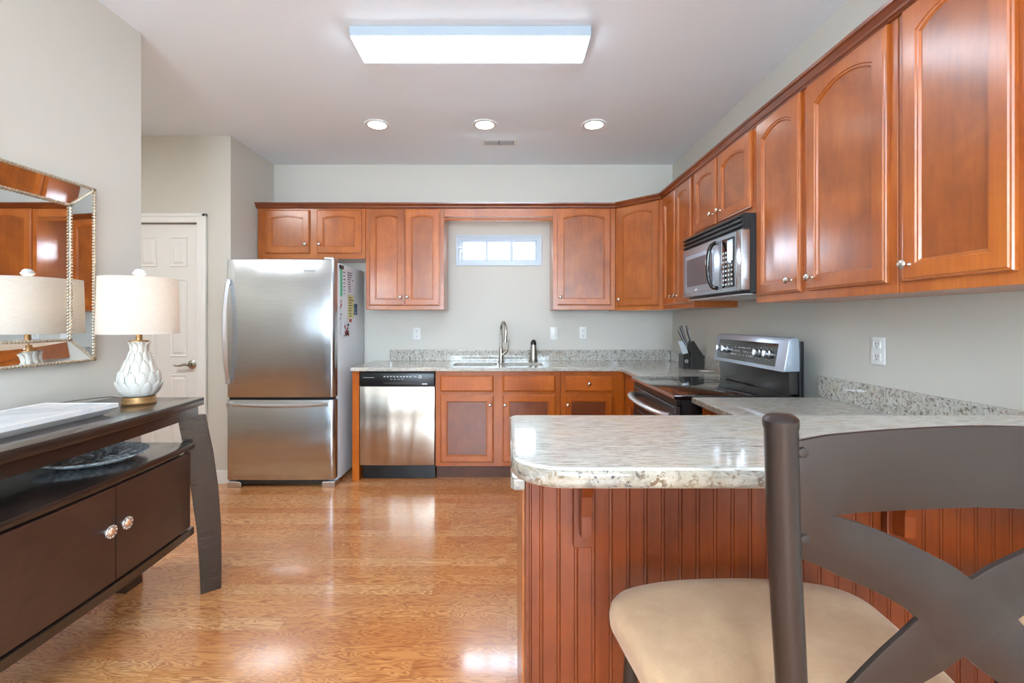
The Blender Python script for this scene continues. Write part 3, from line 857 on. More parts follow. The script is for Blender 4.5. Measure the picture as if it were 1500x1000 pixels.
def lines(cols, nrow, c, name='print'):
    def f(t, w, h, th):
        m = M(); rnd = random.Random(nrow)
        for r in range(nrow):
            z = h*(.9-.8*r/max(nrow-1, 1)); l = w*rnd.uniform(.4, .75)
            m.box(th+.0012, th+.0018, w*.12, w*.12+l, z-h*.02, z+h*.015)
        m.out(name, c, t)
    return f
def blobs(cs, n, name='pattern'):
    def f(t, w, h, th):
        rnd = random.Random(n+3)
        for c in cs:
            m = M()
            for i in range(n):
                y, z, r = rnd.uniform(.12, .8)*w, rnd.uniform(.1, .85)*h, rnd.uniform(.06, .14)*min(w, h)
                m.lathe([(0, 0), (r, 0), (r, .0012), (0, .0012)], 8, Matrix.Translation((th+.0004, y, z)) @ Matrix.Rotation(PI/2, 4, 'Y'))
            m.out(name, c, t)
    return f
MRED = simple('red_enamel', (186, 46, 44), .4); MBLUE = simple('blue_enamel', (58, 92, 122), .4)
MTAN = simple('photo_tan', (176, 138, 110), .4); MINK = simple('ink', (60, 66, 74), .6)
MGREENP = simple('leaf_green', (66, 112, 70), .5)
on_side('paper_sheet', 'mint green paper clipped highest on the refrigerator side', 'paper', 497.8, 501.4, 394, 434, MPAPERG, None)
on_side('paper_sheet', 'white sheet hanging right beside the mint paper', 'paper', 501.7, 506.4, 395, 434, MPAPERW, lines(1, 7, MINK), wav=.004)
on_side('paper_sheet', 'wide white sheet with handwriting, farthest right of the top papers', 'paper', 506.8, 519.3, 397, 430, MPAPERW, lines(1, 9, MINK), wav=.006)
on_side('clip_magnet', 'black clip magnet at the top of the mint paper', 'magnet', 496.5, 501.5, 388.5, 393.6, MBLACK, None, .012)
on_side('photo_magnet', 'small tan photo card under the mint paper', 'magnet', 496, 501.3, 436, 452, MPAPERW, blobs([MTAN, MRED], 3))
on_side('paper_note', 'long pale yellow note with dark printing', 'paper', 509, 518, 432.5, 466, MPAPERY, lines(1, 8, MINK), wav=.003)
on_side('photo_magnet', 'blue magnet to the right of the yellow note', 'magnet', 518.4, 522.5, 445, 461, MBLUE, blobs([MPAPERW], 4), .004)
on_side('photo_magnet', 'small grey magnet card halfway down the refrigerator side', 'magnet', 496.3, 501.2, 457, 468, MPAPERW, blobs([MINK], 3))
on_side('photo_magnet', 'plain white magnet card lowest on the refrigerator side', 'magnet', 496.8, 500.8, 472.5, 490, MPAPERW, None)
on_side('photo_magnet', 'red and green patterned magnet beside the lowest white card', 'magnet', 501.8, 511.8, 472, 493, MPAPERW, blobs([MRED, MGREENP, MINK], 7), .003)
on_side('button_magnet', 'small round red magnet under the yellow note', 'magnet', 511.6, 514.2, 467, 471.6, MRED, None, .006)

# ------------------------------------------------------------ dishwasher
t = thing('dishwasher', 'steel dishwasher with a black control strip, left of the sink cabinet', 'dishwasher', (-1.180, YBF, 0))
dwW = .602
M().box(.004, dwW-.002, .0, .55, .12, .872).out('tub', MBLACK, t)
M().prism([(0.002, -.018), (.002, -.001), (dwW-.002, -.001), (dwW-.002, -.018)]+[(dwW*(1-u/10), -.018-.006*math.sin(PI*u/10)) for u in range(1, 10)], .128, .760, 'z', .003, 2).out('door_panel', MSTEELW, t, True)
cp = M().box(.002, dwW-.002, -.026, -.001, .764, .868, .004).out('control_panel', MBLACK, t, True)
m = M().prism([(.18, .795), (.42, .795), (.39, .782), (.30, .776), (.21, .782)], -.030, -.020, 'y', .001, 1); m.out('grip_recess', MDKGREY, cp)
m = M()
for i in range(9): m.box(.195+i*.026, .209+i*.026, -.0272, -.0262, .836, .843)
for i in range(4): m.box(.25+i*.03, .262+i*.03, -.0272, -.0262, .816, .819)
m.box(.03, .12, -.0272, -.0262, .831, .834); m.box(.44, .455, -.0272, -.0262, .836, .842)
m.out('button_marks', MMARK, cp)
M().lathe([(.008, 0), (.013, 0), (.013, .001), (.008, .001), (.008, 0)], 20, Matrix.Translation((.487, -.0262, .839)) @ Matrix.Rotation(PI/2, 4, 'X'), False).out('start_mark', MMARK, cp)
M().box(.502, .545, -.0275, -.0262, .776, .786).out('brand_plate', MMARK, cp)
M().box(.008, dwW-.006, .045, .06, .005, .119).out('kick_plate', MBLACK, t)

# ------------------------------------------------------------ range
RY = 3.020
t = thing('range_stove', 'freestanding steel and black glass electric range', 'stove', (XR, RY, 0), -PI/2)
RW = .760
def ry(X): return X-XR
M().box(.003, RW-.003, ry(.862), ry(1.45), .02, .896).out('range_body', MBLACK, t)
ck = M().box(0, RW, ry(.826), ry(1.405), .900, .921, .004).out('cooktop', MBLKGL, t, True)
for (a, b, r) in ((.20, -.57, .10), (.20, -.33, .075), (.56, -.57, .075), (.56, -.33, .10)):
    m = M()
    for rr in (r,): m.lathe([(rr-.001, .9211), (rr+.001, .9211), (rr+.001, .9214), (rr-.001, .9214), (rr-.001, .9211)], 40, Matrix.Translation((a, b, 0)), False)
    m.out('burner_ring', MDKGREY, ck)
M().box(-.0005, RW+.0005, ry(.822), ry(.8255), .903, .919, .001).out('cooktop_trim', MSILV, ck)
od = M().box(.004, RW-.004, ry(.836), ry(.860), .24, .862, .005).out('oven_door', MDKGREY, t)
M().box(.09, RW-.09, ry(.8335), ry(.8355), .38, .72, .001, 1).out('door_glass', MBLKGL, od)
pts = [(.03+(RW-.06)*i/16, ry(.822)-.052*math.sin(PI*i/16)**.55-.004, .812) for i in range(17)]
m = M().tube(pts, .021, 10, flat=.75); m.out('oven_handle', MSILV, od, True)
M().box(.004, RW-.004, ry(.840), ry(.861), .865, .897, .003).out('vent_strip', MBLACK, t)
M().box(.004, RW-.004, ry(.838), ry(.860), .05, .235, .004).out('storage_drawer', MSTEEL, t)
# back guard
M().prism([(ry(1.402), .9215), (ry(1.395), 1.032), (ry(1.44), 1.036), (ry(1.445), .9215)], .008, RW-.008, 'x', .003, 2).out('back_guard', MDKGREY, t, True)
bgp = [(ry(1.362), 1.035), (ry(1.366), 1.05), (ry(1.388), 1.182), (ry(1.398), 1.200), (ry(1.425), 1.206), (ry(1.440), 1.19), (ry(1.445), 1.037)]
cp = M().prism(bgp, -.004, RW+.004, 'x', .004, 2).out('control_panel', simple('range_silver', (186, 198, 212), .28, .55), t, True)
M().box(.01, RW+.006, ry(1.4405), ry(1.462), .90, 1.185, .003).out('guard_back', MBLACK, t)
# face plane frame: origin at bottom of the sloped face
sl = math.atan2(1.388-1.366, 1.182-1.05)
FM = Matrix.Translation((0, ry(1.366)-.0008, 1.05)) @ Matrix.Rotation(-sl, 4, 'X')
# in this frame x along, y outward negative, z up the slope
m = M(); m.box(.045, RW-.075, -.0015, .004, .004, .122, .001, 1, FM); m.out('display_glass', MBLKGL, cp)
m = M()
rnd = random.Random(5)
for i in range(13):
    for j in range(3):
        if rnd.random() < .75: m.box(.22+i*.02, .22+i*.02+rnd.uniform(.005, .012), -.0028, -.0018, .035+j*.022, .040+j*.022, 0, 1, FM)
for kx in (.083, .158, .52, .615):
    for a in range(0, 360, 60): m.box(kx+.032*math.cos(math.radians(a))-.002, kx+.032*math.cos(math.radians(a))+.002, -.0028, -.0018, .062+.034*math.sin(math.radians(a))-.002, .062+.034*math.sin(math.radians(a))+.002, 0, 1, FM)
m.out('panel_marks', MMARK, cp)
for kx in (.083, .158, .52, .615):
    m = M().lathe([(0, 0), (.024, 0), (.024, .006), (.019, .010), (.018, .026), (.015, .029), (0, .029)], 24, FM @ Matrix.Translation((kx, -.002, .062)) @ Matrix.Rotation(PI/2, 4, 'X'))
    m.box(kx-.004, kx+.004, -.037, -.029, .044, .080, .002, 1, FM)
    m.out('knob', MSILV, cp, True)

# ------------------------------------------------------------ microwave
t = thing('microwave', 'over-the-range steel microwave with black side', 'microwave', (XR, 3.042, 0), -PI/2)
MWW = .757; mf = -.387
z0, z1 = 1.428, 1.826
M().box(0, MWW, mf+.045, -.003, z0, z1, .002, 1).out('microwave_case', MBLACK, t)
m = M(); m.box(0.001, MWW-.001, mf+.012, mf+.0445, 1.748, z1)
for k in range(3): m.prism([(mf+.012, 1.820-k*.025), (mf-.004, 1.812-k*.025), (mf-.006, 1.806-k*.025), (mf+.012, 1.803-k*.025)], .004, MWW-.004, 'x')
m.out('vent_grille', MBLACK, t)
dr = M().box(0, .70, mf, mf+.044, z0+.012, 1.745, .006, 2).out('microwave_door', simple('microwave_steel', (176, 182, 190), .28, .6), t, True)
M().box(.045, .455, mf-.003, mf-.0002, z0+.035, 1.70, .001, 1).out('door_bezel', simple('steel_blue_bezel', (158, 166, 178), .25, .4), dr)
M().box(.075, .440, mf-.0045, mf-.0032, z0+.075, 1.675, .0005, 1).out('door_glass', simple('smoky_glass', (84, 84, 90), .15, .0, .4), dr)
M().box(.20, .235, mf-.0055, mf-.0034, z0+.045, z0+.055).out('brand_plate', MMARK, dr)
pts = []
for i in range(17):
    a = PI*i/16; pts.append((.52-.045*math.sin(a)**.6, mf-.012-.034*math.sin(a)**.7, 1.592+.125*math.cos(a)))
M().tube(pts, .012, 12).out('door_handle', MBLKGL, dr, True)
M().box(.700, MWW, mf-.0, mf+.044, z0+.012, 1.745, .004, 2).out('end_trim', MSTEEL, t, True)
cp = M().box(.555, .688, mf-.004, mf-.0005, z0+.035, 1.722, .004, 2).out('control_panel', MBLKGL, t, True)
M().box(.62, .678, mf-.0055, mf-.0042, 1.60, 1.71, .001, 1).out('display', simple('lcd_grey', (170, 190, 206), .15), cp)
m = M()
for i in range(4):
    for j in range(5 if i > 1 else 8):
        m.box(.566+i*.031, .566+i*.031+.014, mf-.0055, mf-.0042, 1.475+j*.024, 1.485+j*.024)
m.out('keypad_marks', MMARK, cp)
m = M(); m.box(.02, MWW-.02, mf+.03, -.03, z0-.010, z0-.0005, .003, 1); m.out('underside_plate', MSILV, t)

# ------------------------------------------------------------ counter objects
def K(px, py, s=186.7): return ((px-CX)/s, H-(py-CY)/s)
def ky(px): return (px-CX)/186.7
t = thing('knife_block', 'slanted black knife block in the counter corner', 'knife block', (0, 3.55, 0))
M().prism([K(1009, 539.1), K(1028.2, 539.1), K(1027.6, 521), K(1013, 499), K(1004.5, 504), K(1009, 518)], .0, .10, 'y', .003, 2).out('block', MDKGREY, t)
M().prism([K(997.5, 539.1), K(1008.8, 539.1), K(1008.8, 521), K(1006, 516.5), K(997.5, 518)], .0, .10, 'y', .002, 2).out('steak_knife_rack', MDKGREY, t)
M().lathe([(.008, 0), (.012, 0), (.012, .0015), (.008, .0015), (.008, 0)], 20, Matrix.Translation((K(1002, 528)[0], -.0003, K(1002, 528)[1])) @ Matrix.Rotation(PI/2, 4, 'X'), False).out('emblem', MMARK, t)
TIPS = [(991.5, 484.5), (996, 478.5), (1000, 477), (1004, 477), (1008, 481)]
BASES = [(1003.8, 506.5), (1006, 504.5), (1008.5, 502.5), (1010.6, 501), (1012.6, 500)]
for i in range(5):
    a = K(*BASES[i]); tip = K(*TIPS[i]); y = [.02, .045, .07, .03, .055][i]
    k = thing('kitchen_knife', 'black-handled knife in the upper slots of the knife block', 'knife', (0, 3.55, 0), 0, 'large knives in the block')
    M().tube([(a[0], y, a[1]), ((a[0]+tip[0])/2-.003, y, (a[1]+tip[1])/2), (tip[0], y, tip[1])], [.0065, .0085, .0075], 8, flat=.8).out('handle', MBLACK, k, True)
    M().tube([(a[0]+.002, y-.0075, a[1]-.002), ((a[0]+tip[0])/2-.001, y-.0095, (a[1]+tip[1])/2), (tip[0]+.003, y-.0085, tip[1]-.004)], .0032, 6).out('steel_strip', MSILV, k)
for i in range(5):
    a = K(998.4+i*2.1, 518); tip = K(991.4+i*2.5, 499.5)
    k = thing('steak_knife', 'steel-handled steak knife in the low front rack of the knife block', 'knife', (0, 3.55, 0), 0, 'steak knives in the block')
    y = .012+.007*i
    M().tube([(a[0], y, a[1]), (tip[0], y, tip[1])], [.0048, .0058], 8).out('handle', MSILV, k, True)
t = thing('spoon_rest', 'small oval cream spoon rest beside the range', 'dish', (1.452, 3.33, CT1))
M().lathe([(0, .001), (.03, .001), (.052, .006), (.058, .010), (.050, .009), (.03, .005), (0, .004)], 28, Matrix.Diagonal((1, .6, 1, 1))).out('dish', simple('cream_glaze', (226, 220, 208), .25), t, True)

# ------------------------------------------------------------ outlets
def outlet(label, loc, rz, switch=False):
    t = thing('light_switch' if switch else 'wall_outlet', label, 'switch' if switch else 'outlet', loc, rz, None if switch else 'duplex wall outlets')
    M().box(-.036, .036, -.006, -.0005, -.058, .058, .003).out('cover_plate', MWHITE, t, True)
    if switch:
        M().box(-.016, .016, -.009, -.0055, -.033, .033, .002).out('rocker', MWHITE, t, True)
    else:
        for dz in (.026, -.026):
            r = M().box(-.017, .017, -.0085, -.0055, dz-.016, dz+.016, .004).out('receptacle', MWHITE, t, True)
            m = M()
            for dx in (-.007, .007): m.box(dx-.0012, dx+.0012, -.0092, -.0086, dz-.001, dz+.009)
            m.box(-.0025, .0025, -.0092, -.0086, dz-.011, dz-.006); m.out('slot', MINK, r)
outlet('white outlet on the back wall above the dishwasher', (bx(610.7, YB), YB, zz(488.5, YB)), 0)
outlet('white rocker switch on the back wall right of the sink', (bx(811.7, YB), YB, zz(488, YB)), 0, True)
outlet('white outlet on the back wall under the single-door cabinet', (bx(854, YB), YB, zz(487.5, YB)), 0)
outlet('white outlet on the right wall above the bar', (XR, 1.918, 1.162), -PI/2)

# ------------------------------------------------------------ ceiling fittings
t = thing('ceiling_light', 'long rectangular fluorescent ceiling light, lit', 'ceiling light', (-.180, 2.385, ZC))
m = M(); m.box(-.60, .60, -.115, .115, -.052, -.001, .004); m.out('housing', simple('fixture_housing', (176, 188, 200), .45), t)
b = bmesh.new(); rs = []
for ix, iy, z in ((.006, .004, -.0525), (.010, .010, -.064), (.03, .03, -.072)):
    rs.append([b.verts.new(p) for p in ((-.60+ix, -.115+iy, z), (.60-ix, -.115+iy, z), (.60-ix, .115-iy, z), (-.60+ix, .115-iy, z))])
for Ra, Rb in zip(rs, rs[1:]):
    for i in range(4): b.faces.new((Ra[i], Ra[(i+1) % 4], Rb[(i+1) % 4], Rb[i]))
b.faces.new(rs[-1]); b.faces.new(rs[0][::-1]); bmesh.ops.recalc_face_normals(b, faces=b.faces[:])
m = M(); m.add(b); m.out('diffuser', MDIFF, t)
for px, lb in ((552.5, 'left round recessed light in the kitchen ceiling'), (710, 'middle round recessed light above the air vent'), (870, 'right round recessed light in the kitchen ceiling')):
    t = thing('recessed_light', lb, 'ceiling light', (bx(px, 3.42), 3.42, ZC), 0, 'recessed ceiling lights')
    M().lathe([(.066, -.004), (.090, -.001), (.092, -.003), (.088, -.007), (.066, -.006), (.066, -.004)], 36, None, False).out('trim_ring', MWHITE, t, True)
    M().lathe([(0, -.0015), (.0655, -.0015), (.0655, -.0055), (0, -.0065)], 36).out('lens', MCAN, t)
t = thing('ceiling_vent', 'small white louvred air vent in the ceiling', 'vent', (bx(731, 3.76), 3.76, ZC))
M().box(-.145, .145, -.068, .068, -.004, -.001, .001).out('vent_frame', MWHITE, t)
m = M(); m.box(-.12, .12, -.045, .045, -.0055, -.0042); m.out('vent_shade_plate', simple('vent_shadow_grey', (120, 128, 136), .6), t)  # flat plate, shade behind the louvres put into its grey
m = M()
for i in range(26):
    if i == 13: continue
    m.box(-.118+i*.009, -.1135+i*.009, -.045, .045, -.010, -.0057)
m.out('louvres', MWHITE, t)
# dining end pendants, unseen behind the camera, added to brighten the ceiling
for i, y in enumerate((-.85, -2.4)):
    t = thing('added_pendant', 'added pendant lamp with drum shade, unseen behind the camera', 'ceiling light', (-.2, y, ZC), 0, 'added lamps behind the camera')
    M().lathe([(0, -.001), (.06, -.001), (.055, -.02), (.006, -.025), (.006, -.42), (0, -.42)][::-1], 24).out('pendant_stem', MNICK, t, True)
    M().lathe([(.16, -.72), (.165, -.71), (.15, -.45), (.145, -.45), (.16, -.72)], 36, None, False).out('lamp_shade', MSHADE, t, True)
    l = daylight('dining_fill_light', (-.2, y, 2.18), (0, 0, 0), .36, .36, DINING_FILL_POWER, (.68, .94, 1.17))
    l.data.type = 'POINT'; l.data.shadow_soft_size = .14
l = bpy.data.lights.new('hall_fill_light', 'AREA'); l.shape = 'DISK'; l.size = .45; l.energy = HALL_FILL_POWER; l.color = (.90, .92, .92)  # unseen area light added to brighten the hall
lo = bpy.data.objects.new('hall_fill_light', l); C.objects.link(lo); lo.location = (-2.75, 1.9, 2.72)

# ------------------------------------------------------------ sideboard
yc = 1.45
t = thing('sideboard', 'espresso sideboard with bowed front and splayed legs, against the left wall', 'sideboard', (0, 0, 0))
def bow(y, xe=-1.424, d=.040): return xe+d*(1-((y-yc)/.71)**2)
ys = [.745+(2.160-.745)*i/20 for i in range(21)]
poly = [(-1.852, .745)]+[(bow(y), y) for y in ys]+[(-1.852, 2.160)]
M().prism(poly, .893, .928, 'z', .003, 2).out('tabletop', MESP, t, True)
ya = [.765+(2.140-.765)*i/20 for i in range(21)]
poly = [(-1.845, .765)]+[(bow(y)-.016, y) for y in ya]+[(-1.845, 2.140)]
M().prism(poly, .846, .8928, 'z').out('apron', MESP, t, True)
yb_ = [.80+(2.105-.80)*i/20 for i in range(21)]
poly = [(-1.845, .80)]+[(bow(y)-.014, y) for y in yb_]+[(-1.845, 2.105)]
M().prism(poly, .704, .730, 'z', .002, 2).out('shelf', MESP, t, True)
poly = [(-1.845, .81)]+[(bow(y)-.040, y) for y in yb_[1:-1]]+[(-1.845, 2.095)]
M().prism(poly, .345, .7038, 'z').out('case', MESP, t, True)
poly = [(-1.845, .80)]+[(bow(y)-.016, y) for y in yb_]+[(-1.845, 2.105)]
M().prism(poly, .312, .3445, 'z').out('bottom_rail', MESP, t, True)
def front_panel(y0, y1, z0, z1, name, mat, th=.018, off=-.022):
    pts = [y0+(y1-y0)*i/10 for i in range(11)]
    pl = [(bow(y)+off, y) for y in pts]+[(bow(y)+off-th, y) for y in pts[::-1]]
    return M().prism(pl, z0, z1, 'z', .001, 1).out(name, mat, t, False)
ROS = simple('silver_rosette', (214, 206, 198), .25, .8); CORAL = simple('amber_centre', (214, 160, 120), .3, .4)
def rosette(par, y, z):
    X = bow(y)-.022
    mt = Matrix.Translation((X, y, z)) @ Matrix.Rotation(PI/2, 4, 'Y')
    m = M().lathe([(0, 0), (.008, 0), (.008, .012), (.021, .014), (.0235, .018), (.0225, .022), (.016, .020), (.012, .024), (.0, .022)], 24, mt)
    for a in range(0, 360, 36): m.sphere((X+.020, y+.020*math.cos(math.radians(a)), z+.020*math.sin(math.radians(a))), .0035, 8)
    k = m.out('knob', ROS, par, True)
    M().lathe([(0, .0225), (.0115, .0225), (.009, .026), (0, .027)], 16, mt).out('knob_centre', CORAL, par, True)
d1 = front_panel(1.658, 2.085, .352, .690, 'door', MESPF); rosette(d1, 1.602+.083, .546)
d2 = front_panel(1.228, 1.653, .352, .690, 'door', MESPF); rosette(d2, 1.613, .546)
d3 = front_panel(.815, 1.223, .352, .690, 'door', MESPF); rosette(d3, 1.19, .546)
# canted curved front legs
LEG = [(-.086, .846), (-.084, .817), (-.069, .714), (-.040, .525), (-.014, .293), (-.004, .12), (0, .0), (.083, .0), (.0845, .12), (.082, .301), (.070, .501), (.050, .669), (.030, .78), (.013, .865), (.010, .892), (-.02, .892), (-.02, .846)]
LEG = [(-.086, .8455), (-.084, .817), (-.069, .714), (-.040, .525), (-.014, .293), (-.004, .12), (0, .0), (.083, .0), (.0845, .12), (.082, .301), (.070, .501), (.050, .669), (.030, .78), (.020, .8455)]
for s in (1, -1):
    ang = math.atan2(.054, .066)
    mt = Matrix.Translation((-1.437, 2.156, 0)) @ Matrix.Rotation(ang, 4, 'Z')
    if s < 0: mt = Matrix.Translation((0, 2*yc, 0)) @ Matrix.Diagonal((1, -1, 1, 1)) @ mt
    b = M().prism(LEG, .0, .030, 'y', .002, 1, mt)
    bmesh.ops.recalc_face_normals(b.bm, faces=b.bm.faces[:]); b.out('leg', MESP, t)
    RL = [(2.075, .845), (2.085, .60), (2.12, .3), (2.165, 0), (2.265, 0), (2.235, .3), (2.19, .55), (2.13, .845)]
    b = M().prism(RL, -1.849, -1.795, 'x', .002, 1, None if s > 0 else Matrix.Translation((0, 2*yc, 0)) @ Matrix.Diagonal((1, -1, 1, 1)))
    bmesh.ops.recalc_face_normals(b.bm, faces=b.bm.faces[:]); b.out('leg', MESP, t)

# marble tray
t = thing('marble_tray', 'long white marble tray on the sideboard top', 'tray', (0, 0, .9285))
b = bmesh.new(); rs = []
for x0, x1, y0, y1, z in ((-1.765, -1.540, 1.05, 1.752, 0), (-1.80, -1.512, 1.015, 1.787, .024), (-1.80, -1.512, 1.015, 1.787, .040), (-1.794, -1.518, 1.021, 1.781, .041), (-1.785, -1.527, 1.03, 1.772, .038)):
    rs.append([b.verts.new(p) for p in ((x0, y0, z), (x1, y0, z), (x1, y1, z), (x0, y1, z))])
for Ra, Rb in zip(rs, rs[1:]):
    for i in range(4): b.faces.new((Ra[i], Ra[(i+1) % 4], Rb[(i+1) % 4], Rb[i]))
b.faces.new(rs[-1]); b.faces.new(rs[0][::-1]); bmesh.ops.recalc_face_normals(b, faces=b.faces[:])
m = M(); m.add(b); m.out('tray', MMARBLE, t)
# glass platter
t = thing('glass_platter', 'round clear glass platter with rippled texture on the sideboard shelf', 'platter', (-1.645, 1.835, .7305))
M().lathe([(0, .0), (.09, 0), (.14, .008), (.172, .022), (.176, .026), (.172, .028), (.14, .015), (.09, .007), (0, .007)], 56).out('platter', MLEAFGL, t, True)
m = M(); rnd = random.Random(3)
for i in range(46):
    a = rnd.uniform(0, 2*PI); r0 = rnd.uniform(.02, .10); r1 = r0+rnd.uniform(.03, .06)
    def zr(r): return .008 if r < .09 else .008+(r-.09)/.08*.016
    m.tube([(r0*math.cos(a), r0*math.sin(a), zr(r0)+.001), ((r0+r1)/2*math.cos(a+.12), (r0+r1)/2*math.sin(a+.12), zr((r0+r1)/2)+.004), (r1*math.cos(a+.2), r1*math.sin(a+.2), zr(r1)+.001)], [.002, .005, .002], 6)
m.out('leaf_relief', MLEAFGL, t, True)

# table lamp
LX, LY, LZ = -1.606, 2.006, .9285
t = thing('table_lamp', 'white artichoke-shaped table lamp with a linen drum shade, lit', 'lamp', (LX, LY, LZ))
M().lathe([(0, 0), (.062, 0), (.064, .006), (.060, .014), (.060, .018), (.057, .030), (0, .030)], 40).out('lamp_base', MGOLD, t, True)
bp = [(.042, .0305), (.056, .034), (.068, .055), (.073, .080), (.071, .110), (.060, .145), (.046, .180), (.034, .210), (.028, .232), (.028, .255), (.033, .268), (0, .268)]
m = M().lathe([(0, .0305)]+bp, 40)
def rad(z):
    for (r0, z0), (r1, z1) in zip(bp, bp[1:]):
        if z0 <= z <= z1: return r0+(r1-r0)*(z-z0)/max(z1-z0, 1e-6)
    return .03
def petal(m, a, z0, h, w, lift):
    b = bmesh.new(); n, k = 7, 8; g = []
    for j in range(k+1):
        v = j/k; z = z0+h*v; half = w*(max(1-v**2.0, 0.0))**.62*(.72+.28*min(1, v*2))
        row = []
        for i in range(n+1):
            u = -1+2*i/n; r = rad(min(z, .266))+.003+lift*v**1.6+.0022*(1-u*u)
            aa = a+u*half/max(rad(min(z, .26)), .02)
            row.append(b.verts.new((r*math.cos(aa), r*math.sin(aa), z)))
        g.append(row)
    for j in range(k):
        for i in range(n): b.faces.new((g[j][i], g[j][i+1], g[j+1][i+1], g[j+1][i]))
    r_ = bmesh.ops.extrude_face_region(b, geom=b.faces[:])
    for e in r_['geom']:
        if isinstance(e, bmesh.types.BMVert):
            q = Vector((e.co.x, e.co.y, 0)).normalized()*.0035; e.co -= q
    bmesh.ops.remove_doubles(b, verts=b.verts[:], dist=.0002)
    bmesh.ops.recalc_face_normals(b, faces=b.faces[:]); m.add(b)
for z0, h, w, cnt, lift, ph in ((.032, .066, .0215, 12, .009, 0), (.066, .076, .0200, 12, .007, .5), (.120, .070, .0165, 11, .004, 0), (.170, .056, .0125, 10, .003, .5), (.218, .048, .0110, 9, .005, 0)):
    for i in range(cnt): petal(m, 2*PI*(i+ph)/cnt, z0, h, w, lift)
m.out('lamp_body', MCERAM, t, True)
M().lathe([(0, .2685), (.036, .2685), (.036, .273), (.012, .275), (.011, .300), (0, .300)], 28).out('lamp_collar', MGOLD, t, True)
z0s, z1s = .302, .545
r0s, r1s = .146, .140
sh = M().lathe([(r0s, z0s), (r1s, z1s), (r1s-.002, z1s), (r0s-.002, z0s), (r0s, z0s)], 64, None, False).out('lamp_shade', MSHADE, t, True)
m = M()
for k in range(3):
    a = 2*PI*k/3; m.tube([(0, 0, z1s-.006), ((r1s-.003)*math.cos(a), (r1s-.003)*math.sin(a), z1s-.006)], .0015, 6)
m.tube([(0, 0, .30), (0, 0, z1s+.006)], .003, 8); m.out('shade_spider', MGOLD, t)
M().sphere((0.0, 0, .40), .026, 16, (1, 1, 1.2)).out('bulb', MBULB, t, True)
M().lathe([(0, z1s+.004), (.012, z1s+.005), (.014, z1s+.010), (.023, z1s+.017), (.025, z1s+.023), (.019, z1s+.029), (.020, z1s+.033), (.010, z1s+.040), (0, z1s+.042)], 10).out('finial', simple('crystal', (238, 240, 242), .08, .1), t)
pts = [(-.055, .02, .008), (-.085, .03, .016), (-.11, -.02, .030), (-.15, -.10, .032), (-.20, -.165, .028), (-.236, -.185, .006)]
cord = M().tube(pts, .0022, 8).out('power_cord', simple('grey_cord', (104, 98, 92), .4), t, True)
l = bpy.data.lights.new('table_lamp_light', 'POINT'); l.energy = .45; l.color = (1, .92, .84); l.shadow_soft_size = .03
lo = bpy.data.objects.new('table_lamp_light', l); C.objects.link(lo); lo.location = (LX, LY, LZ+.44)

# ------------------------------------------------------------ wall mirror
t = thing('wall_mirror', 'rectangular beaded-frame mirror on the left wall above the sideboard', 'mirror', (XL, 0, 0))
oy0, oy1, oz0, oz1 = .85, 2.046, 1.115, 1.872
iy0, iy1, iz0, iz1 = .957, 1.943, 1.207, 1.777
ho, hi_ = .026, .015
M().box(.001, .006, oy0, oy1, oz0, oz1).out('backing', MBLACK, t)
M().box(.0065, hi_, iy0-.002, iy1+.002, iz0-.002, iz1+.002).out('mirror_glass', MMIRR, t)
def slanted(q):
    b = bmesh.new(); vs = [b.verts.new(p) for p in q]; f = b.faces.new(vs)
    r = bmesh.ops.extrude_face_region(b, geom=[f])
    for e in r['geom']:
        if isinstance(e, bmesh.types.BMVert): e.co.x -= .003
    bmesh.ops.recalc_face_normals(b, faces=b.faces[:]); m = M(); m.add(b); return m.out('frame_mirror', MMIRR, t)
O = [(ho, oy0, oz0), (ho, oy1, oz0), (ho, oy1, oz1), (ho, oy0, oz1)]
I = [(hi_+.002, iy0, iz0), (hi_+.002, iy1, iz0), (hi_+.002, iy1, iz1), (hi_+.002, iy0, iz1)]
for i in range(4): slanted([O[i], O[(i+1) % 4], I[(i+1) % 4], I[i]])
m = M()
m.box(.001, ho+.002, oy0-.006, oy0, oz0-.006, oz1+.006); m.box(.001, ho+.002, oy1, oy1+.006, oz0-.006, oz1+.006)
m.box(.001, ho+.002, oy0, oy1, oz0-.006, oz0); m.box(.001, ho+.002, oy0, oy1, oz1, oz1+.006)
m.out('frame_edge', MCHAMP, t)
def beads(a, b, r, step):
    a, b = Vector(a), Vector(b); n = int((b-a).length/step); m = M()
    for i in range(n+1):
        p = a.lerp(b, i/n); bb_ = bmesh.new(); bmesh.ops.create_icosphere(bb_, subdivisions=1, radius=r); m.add(bb_, Matrix.Translation(p))
    return m
mm = M()
for Q, dz in ((O, .003), (I, .004)):
    for i in range(4):
        a, b = Vector(Q[i])+Vector((dz, 0, 0)), Vector(Q[(i+1) % 4])+Vector((dz, 0, 0))
        s_ = beads(a, b, .0066, .0135); me = bpy.data.meshes.new('t'); s_.bm.to_mesh(me); s_.bm.free(); mm.bm.from_mesh(me); bpy.data.meshes.remove(me)
for i in range(4):
    s_ = beads(Vector(O[i])+Vector((.003, 0, 0)), Vector(I[i])+Vector((.004, 0, 0)), .0055, .0115); me = bpy.data.meshes.new('t'); s_.bm.to_mesh(me); s_.bm.free(); mm.bm.from_mesh(me); bpy.data.meshes.remove(me)
mm.out('bead_trim', MCHAMP, t, True)

